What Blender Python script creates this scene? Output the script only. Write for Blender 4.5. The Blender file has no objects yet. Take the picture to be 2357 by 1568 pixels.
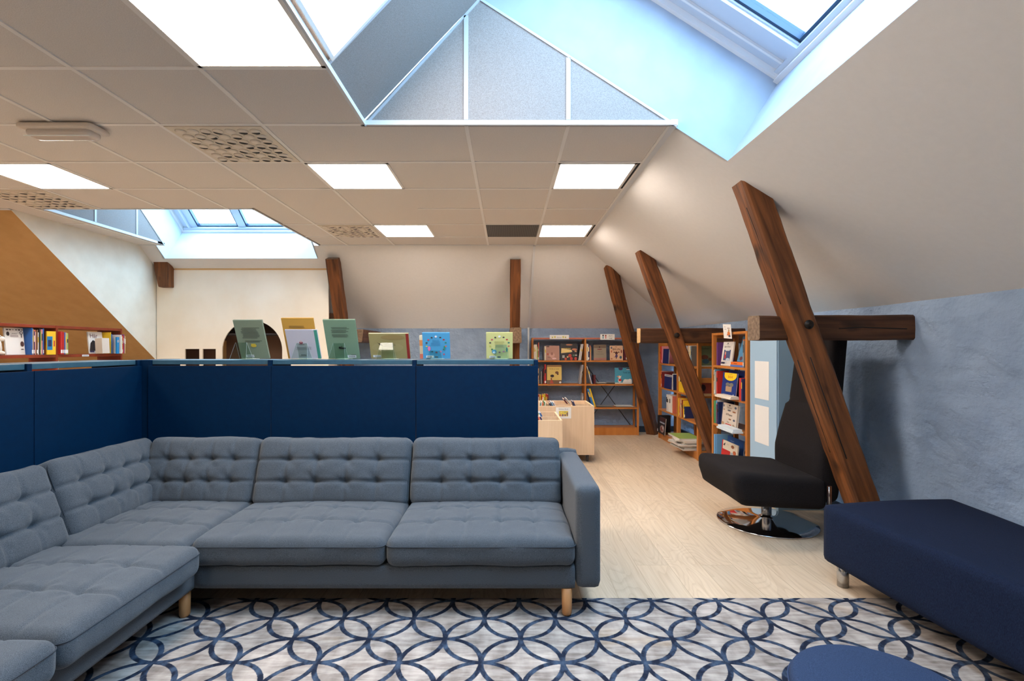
import bpy, bmesh, math, random
from mathutils import Vector, Matrix, noise
R = random.Random(7)
C = bpy.context.scene.collection
PI = math.pi
def rad(d): return d*PI/180

# ------------------------------------------------------------------ camera, world, exposure
H = 1.28                       # camera height
ZC = H+1.306                   # ceiling
cam_d = bpy.data.cameras.new('camera'); cam = bpy.data.objects.new('camera', cam_d); C.objects.link(cam)
cam.location = (0, 0, H); cam.rotation_euler = (rad(90), 0, 0)
cam_d.sensor_width = 36; cam_d.lens = 1160/2357*36
cam_d.shift_x = (1178.5-1167)/2357; cam_d.shift_y = (800-784)/2357
cam_d.clip_start = .05
bpy.context.scene.camera = cam
W = bpy.data.worlds.new('sky'); bpy.context.scene.world = W; W.use_nodes = True
bg = W.node_tree.nodes['Background']
bg.inputs['Color'].default_value = (.46, .735, 1.0, 1); bg.inputs['Strength'].default_value = 4.0
vs = bpy.context.scene.view_settings
vs.view_transform = 'Standard'; vs.look = 'None'; vs.gamma = 1; vs.use_curve_mapping = False
vs.exposure = 2.02
PANEL = 7.5                    # radiance of the ceiling luminaires

# ------------------------------------------------------------------ colours / materials
def lin(c):
    return tuple(((x/255)/12.92 if x/255 <= .04045 else ((x/255+.055)/1.055)**2.4) for x in c)
MC = {}
def nt(name):
    m = bpy.data.materials.new(name); m.use_nodes = True
    return m, m.node_tree.nodes, m.node_tree.links, m.node_tree.nodes['Principled BSDF']
def flat(c, rough=.6, metal=0, spec=.5):
    k = (tuple(c), rough, metal, spec)
    if k in MC: return MC[k]
    m, n, l, p = nt('paint_%d_%d_%d' % tuple(int(x) for x in c))
    p.inputs['Base Color'].default_value = (*lin(c), 1); p.inputs['Roughness'].default_value = rough
    p.inputs['Metallic'].default_value = metal; p.inputs['Specular IOR Level'].default_value = spec
    MC[k] = m; return m
def noisy(name, c1, c2, scale=20, stretch=(1, 1, 1), rough=.7, bump=.1, bscale=None, detail=4, contrast=(.35, .65), dist=.01, spec=.5, metal=0, coord='Object', bdist=None):
    m, n, l, p = nt(name)
    tc = n.new('ShaderNodeTexCoord'); mp = n.new('ShaderNodeMapping'); l.new(tc.outputs[coord], mp.inputs[0])
    mp.inputs['Scale'].default_value = stretch
    t = n.new('ShaderNodeTexNoise'); t.inputs['Scale'].default_value = scale; t.inputs['Detail'].default_value = detail
    l.new(mp.outputs[0], t.inputs['Vector'])
    r = n.new('ShaderNodeValToRGB'); e = r.color_ramp.elements
    e[0].position, e[1].position = contrast; e[0].color = (*lin(c1), 1); e[1].color = (*lin(c2), 1)
    l.new(t.outputs['Fac'], r.inputs[0]); l.new(r.outputs[0], p.inputs['Base Color'])
    p.inputs['Roughness'].default_value = rough; p.inputs['Specular IOR Level'].default_value = spec
    p.inputs['Metallic'].default_value = metal
    if bump:
        t2 = n.new('ShaderNodeTexNoise'); t2.inputs['Scale'].default_value = bscale or scale; t2.inputs['Detail'].default_value = detail
        l.new(mp.outputs[0], t2.inputs['Vector'])
        b = n.new('ShaderNodeBump'); b.inputs['Strength'].default_value = bump; b.inputs['Distance'].default_value = dist
        l.new(t2.outputs['Fac'], b.inputs['Height']); l.new(b.outputs[0], p.inputs['Normal'])
    return m
def emit(name, c, s):
    m, n, l, p = nt(name)
    p.inputs['Base Color'].default_value = (.8, .8, .8, 1)
    p.inputs['Emission Color'].default_value = (*lin(c), 1); p.inputs['Emission Strength'].default_value = s
    return m
def clear(name, tint=(255, 255, 255), refl=.15, ior=1.45):
    m, n, l, p = nt(name); n.remove(p); out = n['Material Output']
    t = n.new('ShaderNodeBsdfTransparent'); t.inputs[0].default_value = (*lin(tint), 1)
    g = n.new('ShaderNodeBsdfGlossy'); g.inputs['Roughness'].default_value = .03
    f = n.new('ShaderNodeValue'); f.outputs[0].default_value = refl
    mx = n.new('ShaderNodeMixShader'); l.new(f.outputs[0], mx.inputs[0]); l.new(t.outputs[0], mx.inputs[1]); l.new(g.outputs[0], mx.inputs[2])
    l.new(mx.outputs[0], out.inputs[0]); return m

M = {}
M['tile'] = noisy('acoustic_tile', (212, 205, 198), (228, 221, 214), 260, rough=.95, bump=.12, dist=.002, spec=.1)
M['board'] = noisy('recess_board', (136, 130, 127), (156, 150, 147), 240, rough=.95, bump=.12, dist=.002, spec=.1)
M['tbar'] = flat((236, 232, 227), .5)
M['roof'] = noisy('painted_roof_board', (224, 221, 218), (226, 223, 220), 30, rough=.85, bump=.2, bscale=120, dist=.003, spec=.15)
M['white'] = flat((218, 220, 222), .6)
M['reveal'] = noisy('dimmed_white_reveal', (154, 166, 182), (162, 174, 190), 5, rough=.7, bump=.05, spec=.3)  # near copy of the white paint, toned darker to set its daylight level
M['reveal_lit'] = noisy('lit_white_reveal', (206, 214, 222), (212, 220, 228), 5, rough=.7, bump=.05, spec=.3)  # far copy, lighter: its stronger daylight is put into the colour
M['cream'] = noisy('cream_paint', (228, 219, 200), (235, 227, 209), 6, rough=.85, bump=.05, spec=.2)
M['ochre'] = noisy('ochre_paint', (190, 150, 98), (197, 157, 105), 8, rough=.85, bump=.06, spec=.2)
M['dark'] = flat((22, 20, 20), .8)
M['gasket'] = flat((18, 52, 84), .45)
M['winframe'] = flat((186, 198, 212), .35)
M['glass'] = clear('window_glass', (250, 253, 255), .03)
M['acrylic'] = clear('clear_acrylic', (240, 246, 243), .018)
M['acredge'] = flat((235, 242, 238), .15)
M['panel_light'] = emit('luminaire', (255, 240, 226), PANEL)
M['navy'] = noisy('blue_lacquer', (0, 30, 58), (0, 33, 62), 30, rough=.5, bump=.05, bscale=400, dist=.001, spec=.12)
M['slab'] = noisy('petrol_top', (44, 80, 98), (50, 87, 105), 30, rough=.4, bump=.03, spec=.4)
M['ply'] = None
M['pages'] = flat((232, 224, 206), .8)
M['chrome'] = flat((225, 225, 228), .06, 1)
M['steel'] = flat((190, 190, 192), .25, 1)
M['black'] = flat((20, 20, 22), .5)
M['graygrille'] = noisy('perforated_grille', (92, 90, 86), (112, 110, 106), 300, rough=.6, bump=.3, dist=.002)
M['beam_end'] = noisy('beam_end_grain', (96, 76, 58), (126, 102, 80), 40, rough=.9, bump=.5, dist=.006)

def wood(name, dark, light, knot, ring=9, rough=.55, bump=.5, along=(1, 1, .12), spec=.3, sc=14):
    m, n, l, p = nt(name)
    tc = n.new('ShaderNodeTexCoord'); mp = n.new('ShaderNodeMapping'); l.new(tc.outputs['Object'], mp.inputs[0]); mp.inputs['Scale'].default_value = along
    t = n.new('ShaderNodeTexNoise'); t.inputs['Scale'].default_value = sc; t.inputs['Detail'].default_value = 6; t.inputs['Distortion'].default_value = .6; l.new(mp.outputs[0], t.inputs['Vector'])
    r = n.new('ShaderNodeValToRGB'); e = r.color_ramp.elements
    e[0].position = .3; e[1].position = .7; e[0].color = (*lin(dark), 1); e[1].color = (*lin(light), 1); l.new(t.outputs['Fac'], r.inputs[0])
    v = n.new('ShaderNodeTexNoise'); v.inputs['Scale'].default_value = 3.2; v.inputs['Detail'].default_value = 2
    mp2 = n.new('ShaderNodeMapping'); l.new(tc.outputs['Object'], mp2.inputs[0]); mp2.inputs['Scale'].default_value = (1.6, 1.6, .8); l.new(mp2.outputs[0], v.inputs['Vector'])
    r2 = n.new('ShaderNodeValToRGB'); e2 = r2.color_ramp.elements; e2[0].position = .27; e2[1].position = .36; e2[0].color = (1, 1, 1, 1); e2[1].color = (0, 0, 0, 1); l.new(v.outputs['Fac'], r2.inputs[0])
    mx = n.new('ShaderNodeMix'); mx.data_type = 'RGBA'; l.new(r2.outputs[0], mx.inputs[0]); l.new(r.outputs[0], mx.inputs[6]); mx.inputs[7].default_value = (*lin(knot), 1)
    l.new(mx.outputs[2], p.inputs['Base Color'])
    b = n.new('ShaderNodeBump'); b.inputs['Strength'].default_value = bump; b.inputs['Distance'].default_value = .006; l.new(t.outputs['Fac'], b.inputs['Height']); l.new(b.outputs[0], p.inputs['Normal'])
    p.inputs['Roughness'].default_value = rough; p.inputs['Specular IOR Level'].default_value = spec
    return m
M['beam'] = wood('old_timber', (70, 40, 22), (136, 83, 45), (42, 25, 15), sc=26, along=(1, 1, .07), bump=.7)
M['beamdark'] = wood('old_timber_dark', (58, 35, 22), (100, 64, 40), (38, 24, 15), sc=26, along=(1, 1, .07), bump=.7)
M['pine'] = wood('oiled_pine', (176, 108, 48), (196, 128, 64), (160, 92, 40), bump=.05, rough=.4, sc=10)
M['redwood'] = wood('mahogany_stain', (122, 48, 26), (142, 60, 34), (104, 38, 20), bump=.04, rough=.35, sc=8)
M['terra'] = flat((190, 110, 84), .5)
M['beech'] = wood('light_beech', (214, 184, 150), (226, 198, 166), (206, 174, 140), bump=.03, rough=.45, along=(1, 1, .05), sc=30)
M['beech_edge'] = flat((232, 206, 172), .5)
M['leg'] = wood('sofa_leg_wood', (176, 122, 76), (198, 144, 96), (166, 112, 68), bump=.03, rough=.4, sc=20)
M['ply'] = noisy('birch_plywood', (243, 226, 200), (250, 237, 215), 2.2, (1.2, 1, .5), rough=.6, bump=.02, detail=8, contrast=(.3, .7), spec=.3)
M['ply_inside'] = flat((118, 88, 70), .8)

def fabric(name, c1, c2, sc=520, bump=.5, rough=.95, sheen=.15, dist=.002, streak=.3):
    m, n, l, p = nt(name)
    tc = n.new('ShaderNodeTexCoord')
    mp = n.new('ShaderNodeMapping'); mp.inputs['Scale'].default_value = (1, 1, streak); l.new(tc.outputs['Object'], mp.inputs[0])
    t = n.new('ShaderNodeTexNoise'); t.inputs['Scale'].default_value = sc; t.inputs['Detail'].default_value = 2; l.new(mp.outputs[0], t.inputs['Vector'])
    r = n.new('ShaderNodeValToRGB'); e = r.color_ramp.elements; e[0].position = .33; e[1].position = .68
    e[0].color = (*lin(c1), 1); e[1].color = (*lin(c2), 1); l.new(t.outputs['Fac'], r.inputs[0])
    l.new(r.outputs[0], p.inputs['Base Color']); p.inputs['Roughness'].default_value = rough
    p.inputs['Sheen Weight'].default_value = sheen; p.inputs['Specular IOR Level'].default_value = .2
    b = n.new('ShaderNodeBump'); b.inputs['Strength'].default_value = bump; b.inputs['Distance'].default_value = dist
    l.new(t.outputs['Fac'], b.inputs['Height']); l.new(b.outputs[0], p.inputs['Normal'])
    return m
M['sofa'] = fabric('heather_grey_fabric', (46, 52, 59), (92, 100, 109), 800, .5, streak=.6)
M['seam'] = flat((44, 52, 62), .9)
M['stitch'] = flat((150, 156, 162), .9)
M['chairfab'] = fabric('black_wool', (20, 17, 18), (34, 30, 31), 500, .2, sheen=0)
M['benchfab'] = fabric('navy_wool', (11, 21, 42), (23, 36, 62), 420, .25, sheen=0)
M['poufbab'] = fabric('blue_felt', (34, 47, 72), (48, 64, 92), 500, .25, sheen=0)
M['bluewall'] = noisy('blue_lime_plaster', (138, 158, 184), (152, 172, 197), 5, rough=.85, bump=.9, bscale=11, dist=.035, detail=6, spec=.2, stretch=(1, .8, 1.1))
M['bluebox'] = flat((150, 182, 206), .6)

def m_floor():
    m, n, l, p = nt('oak_vinyl_floor')
    tc = n.new('ShaderNodeTexCoord')
    mp = n.new('ShaderNodeMapping'); mp.inputs['Rotation'].default_value = (0, 0, rad(90)); l.new(tc.outputs['Object'], mp.inputs[0])
    br = n.new('ShaderNodeTexBrick'); br.offset = .37; br.inputs['Scale'].default_value = 1; br.inputs['Brick Width'].default_value = 1.25; br.inputs['Row Height'].default_value = .19
    br.inputs['Mortar Size'].default_value = .0012; br.inputs['Color1'].default_value = (0, 0, 0, 1); br.inputs['Color2'].default_value = (1, 1, 1, 1); br.inputs['Mortar'].default_value = (.3, .3, .3, 1)
    l.new(mp.outputs[0], br.inputs['Vector'])
    # per plank offset for the grain
    ad = n.new('ShaderNodeVectorMath'); ad.operation = 'MULTIPLY_ADD'; l.new(br.outputs['Color'], ad.inputs[0]); ad.inputs[1].default_value = (7, 5, 3); l.new(tc.outputs['Object'], ad.inputs[2])
    mp2 = n.new('ShaderNodeMapping'); mp2.inputs['Scale'].default_value = (1, .22, 1); l.new(ad.outputs[0], mp2.inputs[0])
    wv = n.new('ShaderNodeTexNoise'); wv.inputs['Scale'].default_value = 3.6; wv.inputs['Detail'].default_value = 1.5; wv.inputs['Distortion'].default_value = .5; l.new(mp2.outputs[0], wv.inputs['Vector'])
    mm = n.new('ShaderNodeMath'); mm.operation = 'MULTIPLY'; mm.inputs[1].default_value = 26; l.new(wv.outputs['Fac'], mm.inputs[0])
    fr = n.new('ShaderNodeMath'); fr.operation = 'FRACT'; l.new(mm.outputs[0], fr.inputs[0])
    r = n.new('ShaderNodeValToRGB'); e = r.color_ramp.elements; e[0].position = 0; e[0].color = (*lin((186, 163, 136)), 1); e[1].position = .45; e[1].color = (*lin((212, 192, 166)), 1)
    e3 = e.new(.95); e3.color = (*lin((208, 188, 161)), 1); l.new(fr.outputs[0], r.inputs[0])
    fine = n.new('ShaderNodeTexNoise'); fine.inputs['Scale'].default_value = 60; fine.inputs['Detail'].default_value = 4
    mp3 = n.new('ShaderNodeMapping'); mp3.inputs['Scale'].default_value = (1, .04, 1); l.new(ad.outputs[0], mp3.inputs[0]); l.new(mp3.outputs[0], fine.inputs['Vector'])
    r2 = n.new('ShaderNodeValToRGB'); e = r2.color_ramp.elements; e[0].position = .3; e[1].position = .7; e[0].color = (*lin((190, 168, 142)), 1); e[1].color = (*lin((214, 196, 172)), 1); l.new(fine.outputs['Fac'], r2.inputs[0])
    mx = n.new('ShaderNodeMix'); mx.data_type = 'RGBA'; mx.inputs[0].default_value = .55; l.new(r.outputs[0], mx.inputs[6]); l.new(r2.outputs[0], mx.inputs[7])
    hs = n.new('ShaderNodeHueSaturation'); l.new(mx.outputs[2], hs.inputs['Color'])
    mr = n.new('ShaderNodeMapRange'); mr.inputs['To Min'].default_value = .93; mr.inputs['To Max'].default_value = 1.05; l.new(br.outputs['Color'], mr.inputs[0]); l.new(mr.outputs[0], hs.inputs['Value'])
    mx2 = n.new('ShaderNodeMix'); mx2.data_type = 'RGBA'; l.new(br.outputs['Fac'], mx2.inputs[0]); l.new(hs.outputs[0], mx2.inputs[6]); mx2.inputs[7].default_value = (*lin((168, 146, 120)), 1)
    l.new(mx2.outputs[2], p.inputs['Base Color']); p.inputs['Roughness'].default_value = .42; p.inputs['Specular IOR Level'].default_value = .35
    return m
M['floor'] = m_floor()

def m_rug():
    # overlapping rings: node lattice pitch .331, rings of radius half a pitch
    m, n, l, p = nt('printed_rug')
    P = .331; ox, oy = .722, 2.53
    tc = n.new('ShaderNodeTexCoord'); ns = n.new('ShaderNodeTexNoise'); ns.inputs['Scale'].default_value = 90; ns.inputs['Detail'].default_value = 2; l.new(tc.outputs['Object'], ns.inputs['Vector'])
    sub = n.new('ShaderNodeVectorMath'); sub.operation = 'SUBTRACT'; l.new(ns.outputs['Color'], sub.inputs[0]); sub.inputs[1].default_value = (.5, .5, .5)
    ma = n.new('ShaderNodeVectorMath'); ma.operation = 'MULTIPLY_ADD'; l.new(sub.outputs[0], ma.inputs[0]); ma.inputs[1].default_value = (.004, .004, 0); l.new(tc.outputs['Object'], ma.inputs[2])
    sx = n.new('ShaderNodeSeparateXYZ'); l.new(ma.outputs[0], sx.inputs[0])
    def mth(op, a, b=None):
        q = n.new('ShaderNodeMath'); q.operation = op
        for i, v in enumerate((a, b)):
            if v is None: continue
            if isinstance(v, (int, float)): q.inputs[i].default_value = v
            else: l.new(v, q.inputs[i])
        return q.outputs[0]
    def cell(s, o):   # distance to nearest lattice line centre
        q = mth('DIVIDE', mth('SUBTRACT', s, o), P); q = mth('SUBTRACT', q, mth('ROUND', q)); return mth('MULTIPLY', q, P)
    rings = []
    for dx, dy in ((.5, 0), (0, .5)):
        a = cell(sx.outputs[0], ox+dx*P); b = cell(sx.outputs[1], oy+dy*P)
        d = mth('SQRT', mth('ADD', mth('MULTIPLY', a, a), mth('MULTIPLY', b, b)))
        rings.append(mth('ABSOLUTE', mth('SUBTRACT', d, P/2)))
    # the rings of each family touch at the nodes: keep the nearest to a line
    dmin = mth('MINIMUM', rings[0], rings[1])
    mr = n.new('ShaderNodeMapRange'); mr.inputs['From Min'].default_value = .0092; mr.inputs['From Max'].default_value = .0122; mr.inputs['To Min'].default_value = 1; mr.inputs['To Max'].default_value = 0; l.new(dmin, mr.inputs[0])
    def nz(scale, c1, c2, st, a=.35, b=.65):
        mp = n.new('ShaderNodeMapping'); mp.inputs['Scale'].default_value = st; l.new(tc.outputs['Object'], mp.inputs[0])
        t = n.new('ShaderNodeTexNoise'); t.inputs['Scale'].default_value = scale; t.inputs['Detail'].default_value = 5; l.new(mp.outputs[0], t.inputs['Vector'])
        r = n.new('ShaderNodeValToRGB'); e = r.color_ramp.elements; e[0].position = a; e[1].position = b; e[0].color = (*lin(c1), 1); e[1].color = (*lin(c2), 1); l.new(t.outputs['Fac'], r.inputs[0]); return r.outputs[0], t
    g1, t1 = nz(12, (116, 107, 101), (186, 177, 170), (1, .35, 1)); g2, _ = nz(46, (120, 111, 105), (190, 181, 174), (.2, 1, 1))
    mx = n.new('ShaderNodeMix'); mx.data_type = 'RGBA'; mx.inputs[0].default_value = .5; l.new(g1, mx.inputs[6]); l.new(g2, mx.inputs[7])
    # old tan stain
    sn, ts = nz(1.6, (0, 0, 0), (255, 255, 255), (1, 1.6, 1), .60, .72)
    mxs = n.new('ShaderNodeMix'); mxs.data_type = 'RGBA'; fs = mth('MULTIPLY', sn, .45); l.new(fs, mxs.inputs[0]); l.new(mx.outputs[2], mxs.inputs[6]); mxs.inputs[7].default_value = (*lin((190, 160, 122)), 1)
    b1, _ = nz(30, (30, 36, 52), (70, 87, 110), (1, .6, 1), .42, .72)
    mx3 = n.new('ShaderNodeMix'); mx3.data_type = 'RGBA'; l.new(mr.outputs[0], mx3.inputs[0]); l.new(mxs.outputs[2], mx3.inputs[6]); l.new(b1, mx3.inputs[7])
    l.new(mx3.outputs[2], p.inputs['Base Color']); p.inputs['Roughness'].default_value = .95; p.inputs['Specular IOR Level'].default_value = .1
    t3 = n.new('ShaderNodeTexNoise'); t3.inputs['Scale'].default_value = 400; l.new(tc.outputs['Object'], t3.inputs['Vector'])
    bp = n.new('ShaderNodeBump'); bp.inputs['Strength'].default_value = .4; bp.inputs['Distance'].default_value = .002; l.new(t3.outputs['Fac'], bp.inputs['Height']); l.new(bp.outputs[0], p.inputs['Normal'])
    return m
M['rug'] = m_rug()

# ------------------------------------------------------------------ mesh helpers
class MB:
    def __init__(s): s.v = []; s.f = []; s.mi = []; s.sm = []
    def add(s, vs, fs, mi=0, T=None, smooth=False):
        b = len(s.v)
        s.v += [tuple(T @ Vector(v)) if T else tuple(v) for v in vs]
        s.f += [tuple(i+b for i in f) for f in fs]; s.mi += [mi]*len(fs); s.sm += [smooth]*len(fs)
        return s
    def box(s, a, b, mi=0, T=None):
        x0, y0, z0 = (min(a[i], b[i]) for i in range(3)); x1, y1, z1 = (max(a[i], b[i]) for i in range(3))
        return s.add([(x0, y0, z0), (x1, y0, z0), (x1, y1, z0), (x0, y1, z0), (x0, y0, z1), (x1, y0, z1), (x1, y1, z1), (x0, y1, z1)],
              [(0, 3, 2, 1), (4, 5, 6, 7), (0, 1, 5, 4), (1, 2, 6, 5), (2, 3, 7, 6), (3, 0, 4, 7)], mi, T)
    def poly(s, pts, mi=0): return s.add(pts, [tuple(range(len(pts)))], mi)
    def prism(s, pts, vec, mi=0):
        n = len(pts); v = [Vector(p) for p in pts]; w = [p+Vector(vec) for p in v]
        return s.add(v+w, [tuple(range(n))[::-1], tuple(range(n, 2*n))]+[(i, (i+1) % n, n+(i+1) % n, n+i) for i in range(n)], mi)
    def lathe(s, prof, seg=32, c=(0, 0, 0), mi=0, T=None, caps=True, smooth=True):
        vs = [(c[0]+r*math.cos(2*PI*k/seg), c[1]+r*math.sin(2*PI*k/seg), c[2]+z) for r, z in prof for k in range(seg)]
        fs = [(i*seg+k, i*seg+(k+1) % seg, (i+1)*seg+(k+1) % seg, (i+1)*seg+k) for i in range(len(prof)-1) for k in range(seg)]
        s.add(vs, fs, mi, T, smooth)
        if caps: s.f += [tuple(len(s.v)-len(vs)+k for k in range(seg))[::-1], tuple(len(s.v)-seg+k for k in range(seg))]; s.mi += [mi]*2; s.sm += [False]*2
        return s
    def tube(s, pts, r, seg=8, mi=0, closed=False):
        pts = [Vector(p) for p in pts]; n = len(pts); vs = []
        for i, p in enumerate(pts):
            a = pts[i-1] if (i > 0 or closed) else p; b = pts[(i+1) % n] if (i < n-1 or closed) else p
            d = (b-a).normalized(); u = d.cross(Vector((0, 0, 1)))
            if u.length < .01: u = d.cross(Vector((0, 1, 0)))
            u.normalize(); w = d.cross(u)
            vs += [p+u*r*math.cos(2*PI*k/seg)+w*r*math.sin(2*PI*k/seg) for k in range(seg)]
        m = n if closed else n-1
        fs = [(i*seg+k, i*seg+(k+1) % seg, ((i+1) % n)*seg+(k+1) % seg, ((i+1) % n)*seg+k) for i in range(m) for k in range(seg)]
        if not closed: fs += [tuple(range(seg))[::-1], tuple((n-1)*seg+k for k in range(seg))]
        return s.add(vs, fs, mi, None, True)
    def ball(s, c, r, mi=0, seg=20, rings=12, T=None):
        r = r if isinstance(r, (tuple, list)) else (r, r, r); vs = [(c[0], c[1], c[2]-r[2])]
        for i in range(1, rings):
            a = -PI/2+PI*i/rings
            vs += [(c[0]+r[0]*math.cos(a)*math.cos(2*PI*k/seg), c[1]+r[1]*math.cos(a)*math.sin(2*PI*k/seg), c[2]+r[2]*math.sin(a)) for k in range(seg)]
        vs.append((c[0], c[1], c[2]+r[2])); L = len(vs)-1
        fs = [(0, 1+(k+1) % seg, 1+k) for k in range(seg)]
        fs += [(1+i*seg+k, 1+i*seg+(k+1) % seg, 1+(i+1)*seg+(k+1) % seg, 1+(i+1)*seg+k) for i in range(rings-2) for k in range(seg)]
        b = 1+(rings-2)*seg; fs += [(b+k, b+(k+1) % seg, L) for k in range(seg)]
        return s.add(vs, fs, mi, T, True)
    def build(s, name, mats, parent=None, bevel=0, loc=None, rot=None):
        me = bpy.data.meshes.new(name); me.from_pydata(s.v, [], s.f)
        mats = mats if isinstance(mats, (list, tuple)) else [mats]
        for m in mats: me.materials.append(m)
        me.polygons.foreach_set('material_index', s.mi); me.polygons.foreach_set('use_smooth', s.sm); me.update()
        o = bpy.data.objects.new(name, me); C.objects.link(o)
        if parent: o.parent = parent
        if loc: o.location = loc
        if rot: o.rotation_euler = rot
        if bevel:
            b = o.modifiers.new('bevel', 'BEVEL'); b.width = bevel; b.segments = 2; b.limit_method = 'ANGLE'; b.angle_limit = rad(40)
        return o
def empty(name, loc=(0, 0, 0), rz=0, M4=None):
    o = bpy.data.objects.new(name, None); C.objects.link(o); o.empty_display_size = .1
    if M4 is not None: o.matrix_world = M4
    else: o.location = loc; o.rotation_euler = (0, 0, rz)
    return o
def tag(o, label=None, cat=None, group=None, kind=None):
    if label: o['label'] = label
    if cat: o['category'] = cat
    if group: o['group'] = group
    if kind: o['kind'] = kind
    return o
def struct(name, mb, mats, label=None, **k):
    o = mb.build(name, mats, **k); o['kind'] = 'structure'
    if label: o['label'] = label
    o['category'] = name.split('_')[0]
    return o
def text_mb(mb, s, x, z, size, mi, y=-.0012, align='CENTER', maxw=None, shear=0):
    cu = bpy.data.curves.new('t', 'FONT'); cu.body = s; cu.size = size; cu.align_x = align; cu.extrude = 0; cu.resolution_u = 2; cu.shear = shear
    ob = bpy.data.objects.new('t', cu); me = bpy.data.meshes.new_from_object(ob)
    xs = [v.co.x for v in me.vertices] or [0]; k = 1
    if maxw and max(xs)-min(xs) > maxw: k = maxw/(max(xs)-min(xs))
    mb.add([(x+v.co.x*k, y, z+v.co.y) for v in me.vertices], [tuple(p.vertices) for p in me.polygons], mi)
    bpy.data.objects.remove(ob); bpy.data.curves.remove(cu); bpy.data.meshes.remove(me)
def soft_box(mb, size, r, res, fn=None, c=(0, 0, 0), mi=0):
    s = [x/2 for x in size]; n = [max(2, int(round(size[i]/res[i]))) for i in range(3)]; idx = {}; vs = []; fs = []
    rr = min(r, *[x*.999 for x in s])
    def vid(p):
        k = (round(p[0], 5), round(p[1], 5), round(p[2], 5))
        if k in idx: return idx[k]
        q = [max(-(s[i]-rr), min(s[i]-rr, p[i])) for i in range(3)]
        d = Vector([p[i]-q[i] for i in range(3)]); nn = d.normalized() if d.length > 1e-9 else Vector((0, 0, 1))
        w = Vector(q)+nn*rr
        if fn: w = w+Vector(fn(w, nn))
        idx[k] = len(vs); vs.append((w[0]+c[0], w[1]+c[1], w[2]+c[2])); return idx[k]
    for ax in range(3):
        u, v = (ax+1) % 3, (ax+2) % 3
        for sg in (-1, 1):
            for i in range(n[u]):
                for j in range(n[v]):
                    q = []
                    for di, dj in ((0, 0), (1, 0), (1, 1), (0, 1)):
                        p = [0, 0, 0]; p[ax] = sg*s[ax]; p[u] = -s[u]+2*s[u]*(i+di)/n[u]; p[v] = -s[v]+2*s[v]*(j+dj)/n[v]; q.append(vid(p))
                    fs.append(tuple(q if sg > 0 else q[::-1]))
    mb.add(vs, fs, mi, None, True); return mb

# ------------------------------------------------------------------ the shell
TR = 1.006/1.56; TF = 1.006/1.20; XR, YF, ZK = 2.56, 7.65, H+.30
XE, YE = 1.0, 6.45; XL = -4.70
def zr(x): return ZC-TR*(x-XE)
def zf(y): return ZC-TF*(y-YE)
mb = MB(); mb.poly([(-8, -3, 0), (XR, -3, 0), (XR, YF, 0), (-8, YF, 0)]); struct('floor', mb, M['floor'], 'pale oak plank floor')
# right roof slope, far roof slope
AP = (-.16, ZC+.748); S1 = 1.309; S2 = 6.614
mb = MB()
mb.poly([(XE, -3, ZC), (XE, .3, ZC), (XR+.1, .3, ZK-.1*TR), (XR+.1, -3, ZK-.1*TR)])
mb.poly([(S1, .3, zr(S1)), (S1, 2.99, zr(S1)), (XR+.1, 2.99, ZK-.1*TR), (XR+.1, .3, ZK-.1*TR)])
mb.poly([(XE, 2.99, ZC), (XE, YE, ZC), (XR+.1, YF+.077, ZK-.1*TR), (XR+.1, 2.99, ZK-.1*TR)])
mb.prism([(XE-.1, 2.99, ZC+.065), (XE, 2.99, ZC), (XE, 3.0, ZC)], (0, .001, 0))
struct('wall_right_slope', mb, M['roof'], 'pale grey sloping roof on the right')
mb = MB()
mb.poly([(-2.49, YE, ZC), (-2.49, YF+.08, ZK-.08*TF), (XR+.104, YF+.08, ZK-.08*TF), (XE, YE, ZC)])
mb.poly([(-4.49, S2, zf(S2)), (-4.49, YF+.08, ZK-.08*TF), (-2.49, YF+.08, ZK-.08*TF), (-2.49, S2, zf(S2))])
mb.poly([(XL, YE, ZC), (XL, YF+.08, ZK-.08*TF), (-4.49, YF+.08, ZK-.08*TF), (-4.49, YE, ZC)])
struct('wall_far_slope', mb, M['roof'], 'pale grey sloping roof at the far end')
# blue plaster knee walls with hand-made unevenness
def knee(name, p0, p1, z1, nrm, label):
    mb = MB(); L = (Vector(p1)-Vector(p0)).length; nu, nv = int(L/.06), int(z1/.06); d = (Vector(p1)-Vector(p0))/nu
    vs = []
    for j in range(nv+1):
        for i in range(nu+1):
            p = Vector(p0)+d*i; p.z = z1*j/nv
            k = noise.noise(p*1.3)*.03+noise.noise(p*4.5)*.009
            vs.append(p+Vector(nrm)*(k*min(1, .25+(nv-j)/5)-.012))
    fs = [(j*(nu+1)+i, j*(nu+1)+i+1, (j+1)*(nu+1)+i+1, (j+1)*(nu+1)+i) for j in range(nv) for i in range(nu)]
    mb.add(vs, fs, 0, None, True); return struct(name, mb, M['bluewall'], label)
knee('wall_right', (XR, -3, 0), (XR, YF, 0), ZK, (-1, 0, 0), 'uneven blue plaster knee wall on the right')
knee('wall_far', (XL, YF, 0), (XR, YF, 0), ZK, (0, -1, 0), 'uneven blue plaster knee wall at the far end')
mb = MB(); mb.poly([(-8, -3, 0), (XR, -3, 0), (XR, -3, ZK), (XE, -3, ZC+.03), (-8, -3, ZC+.03)]); struct('wall_back', mb, M['cream'], 'cream wall behind the seating')
mb = MB(); mb.poly([(-8, -3, 0), (-8, YF, 0), (-8, YF, ZC+.03), (-8, -3, ZC+.03)]); struct('wall_left', mb, M['cream'], 'cream wall at far left')
TT = .746; YT = 4.79
def zt(y): return ZC-TT*(y-YT)
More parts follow.
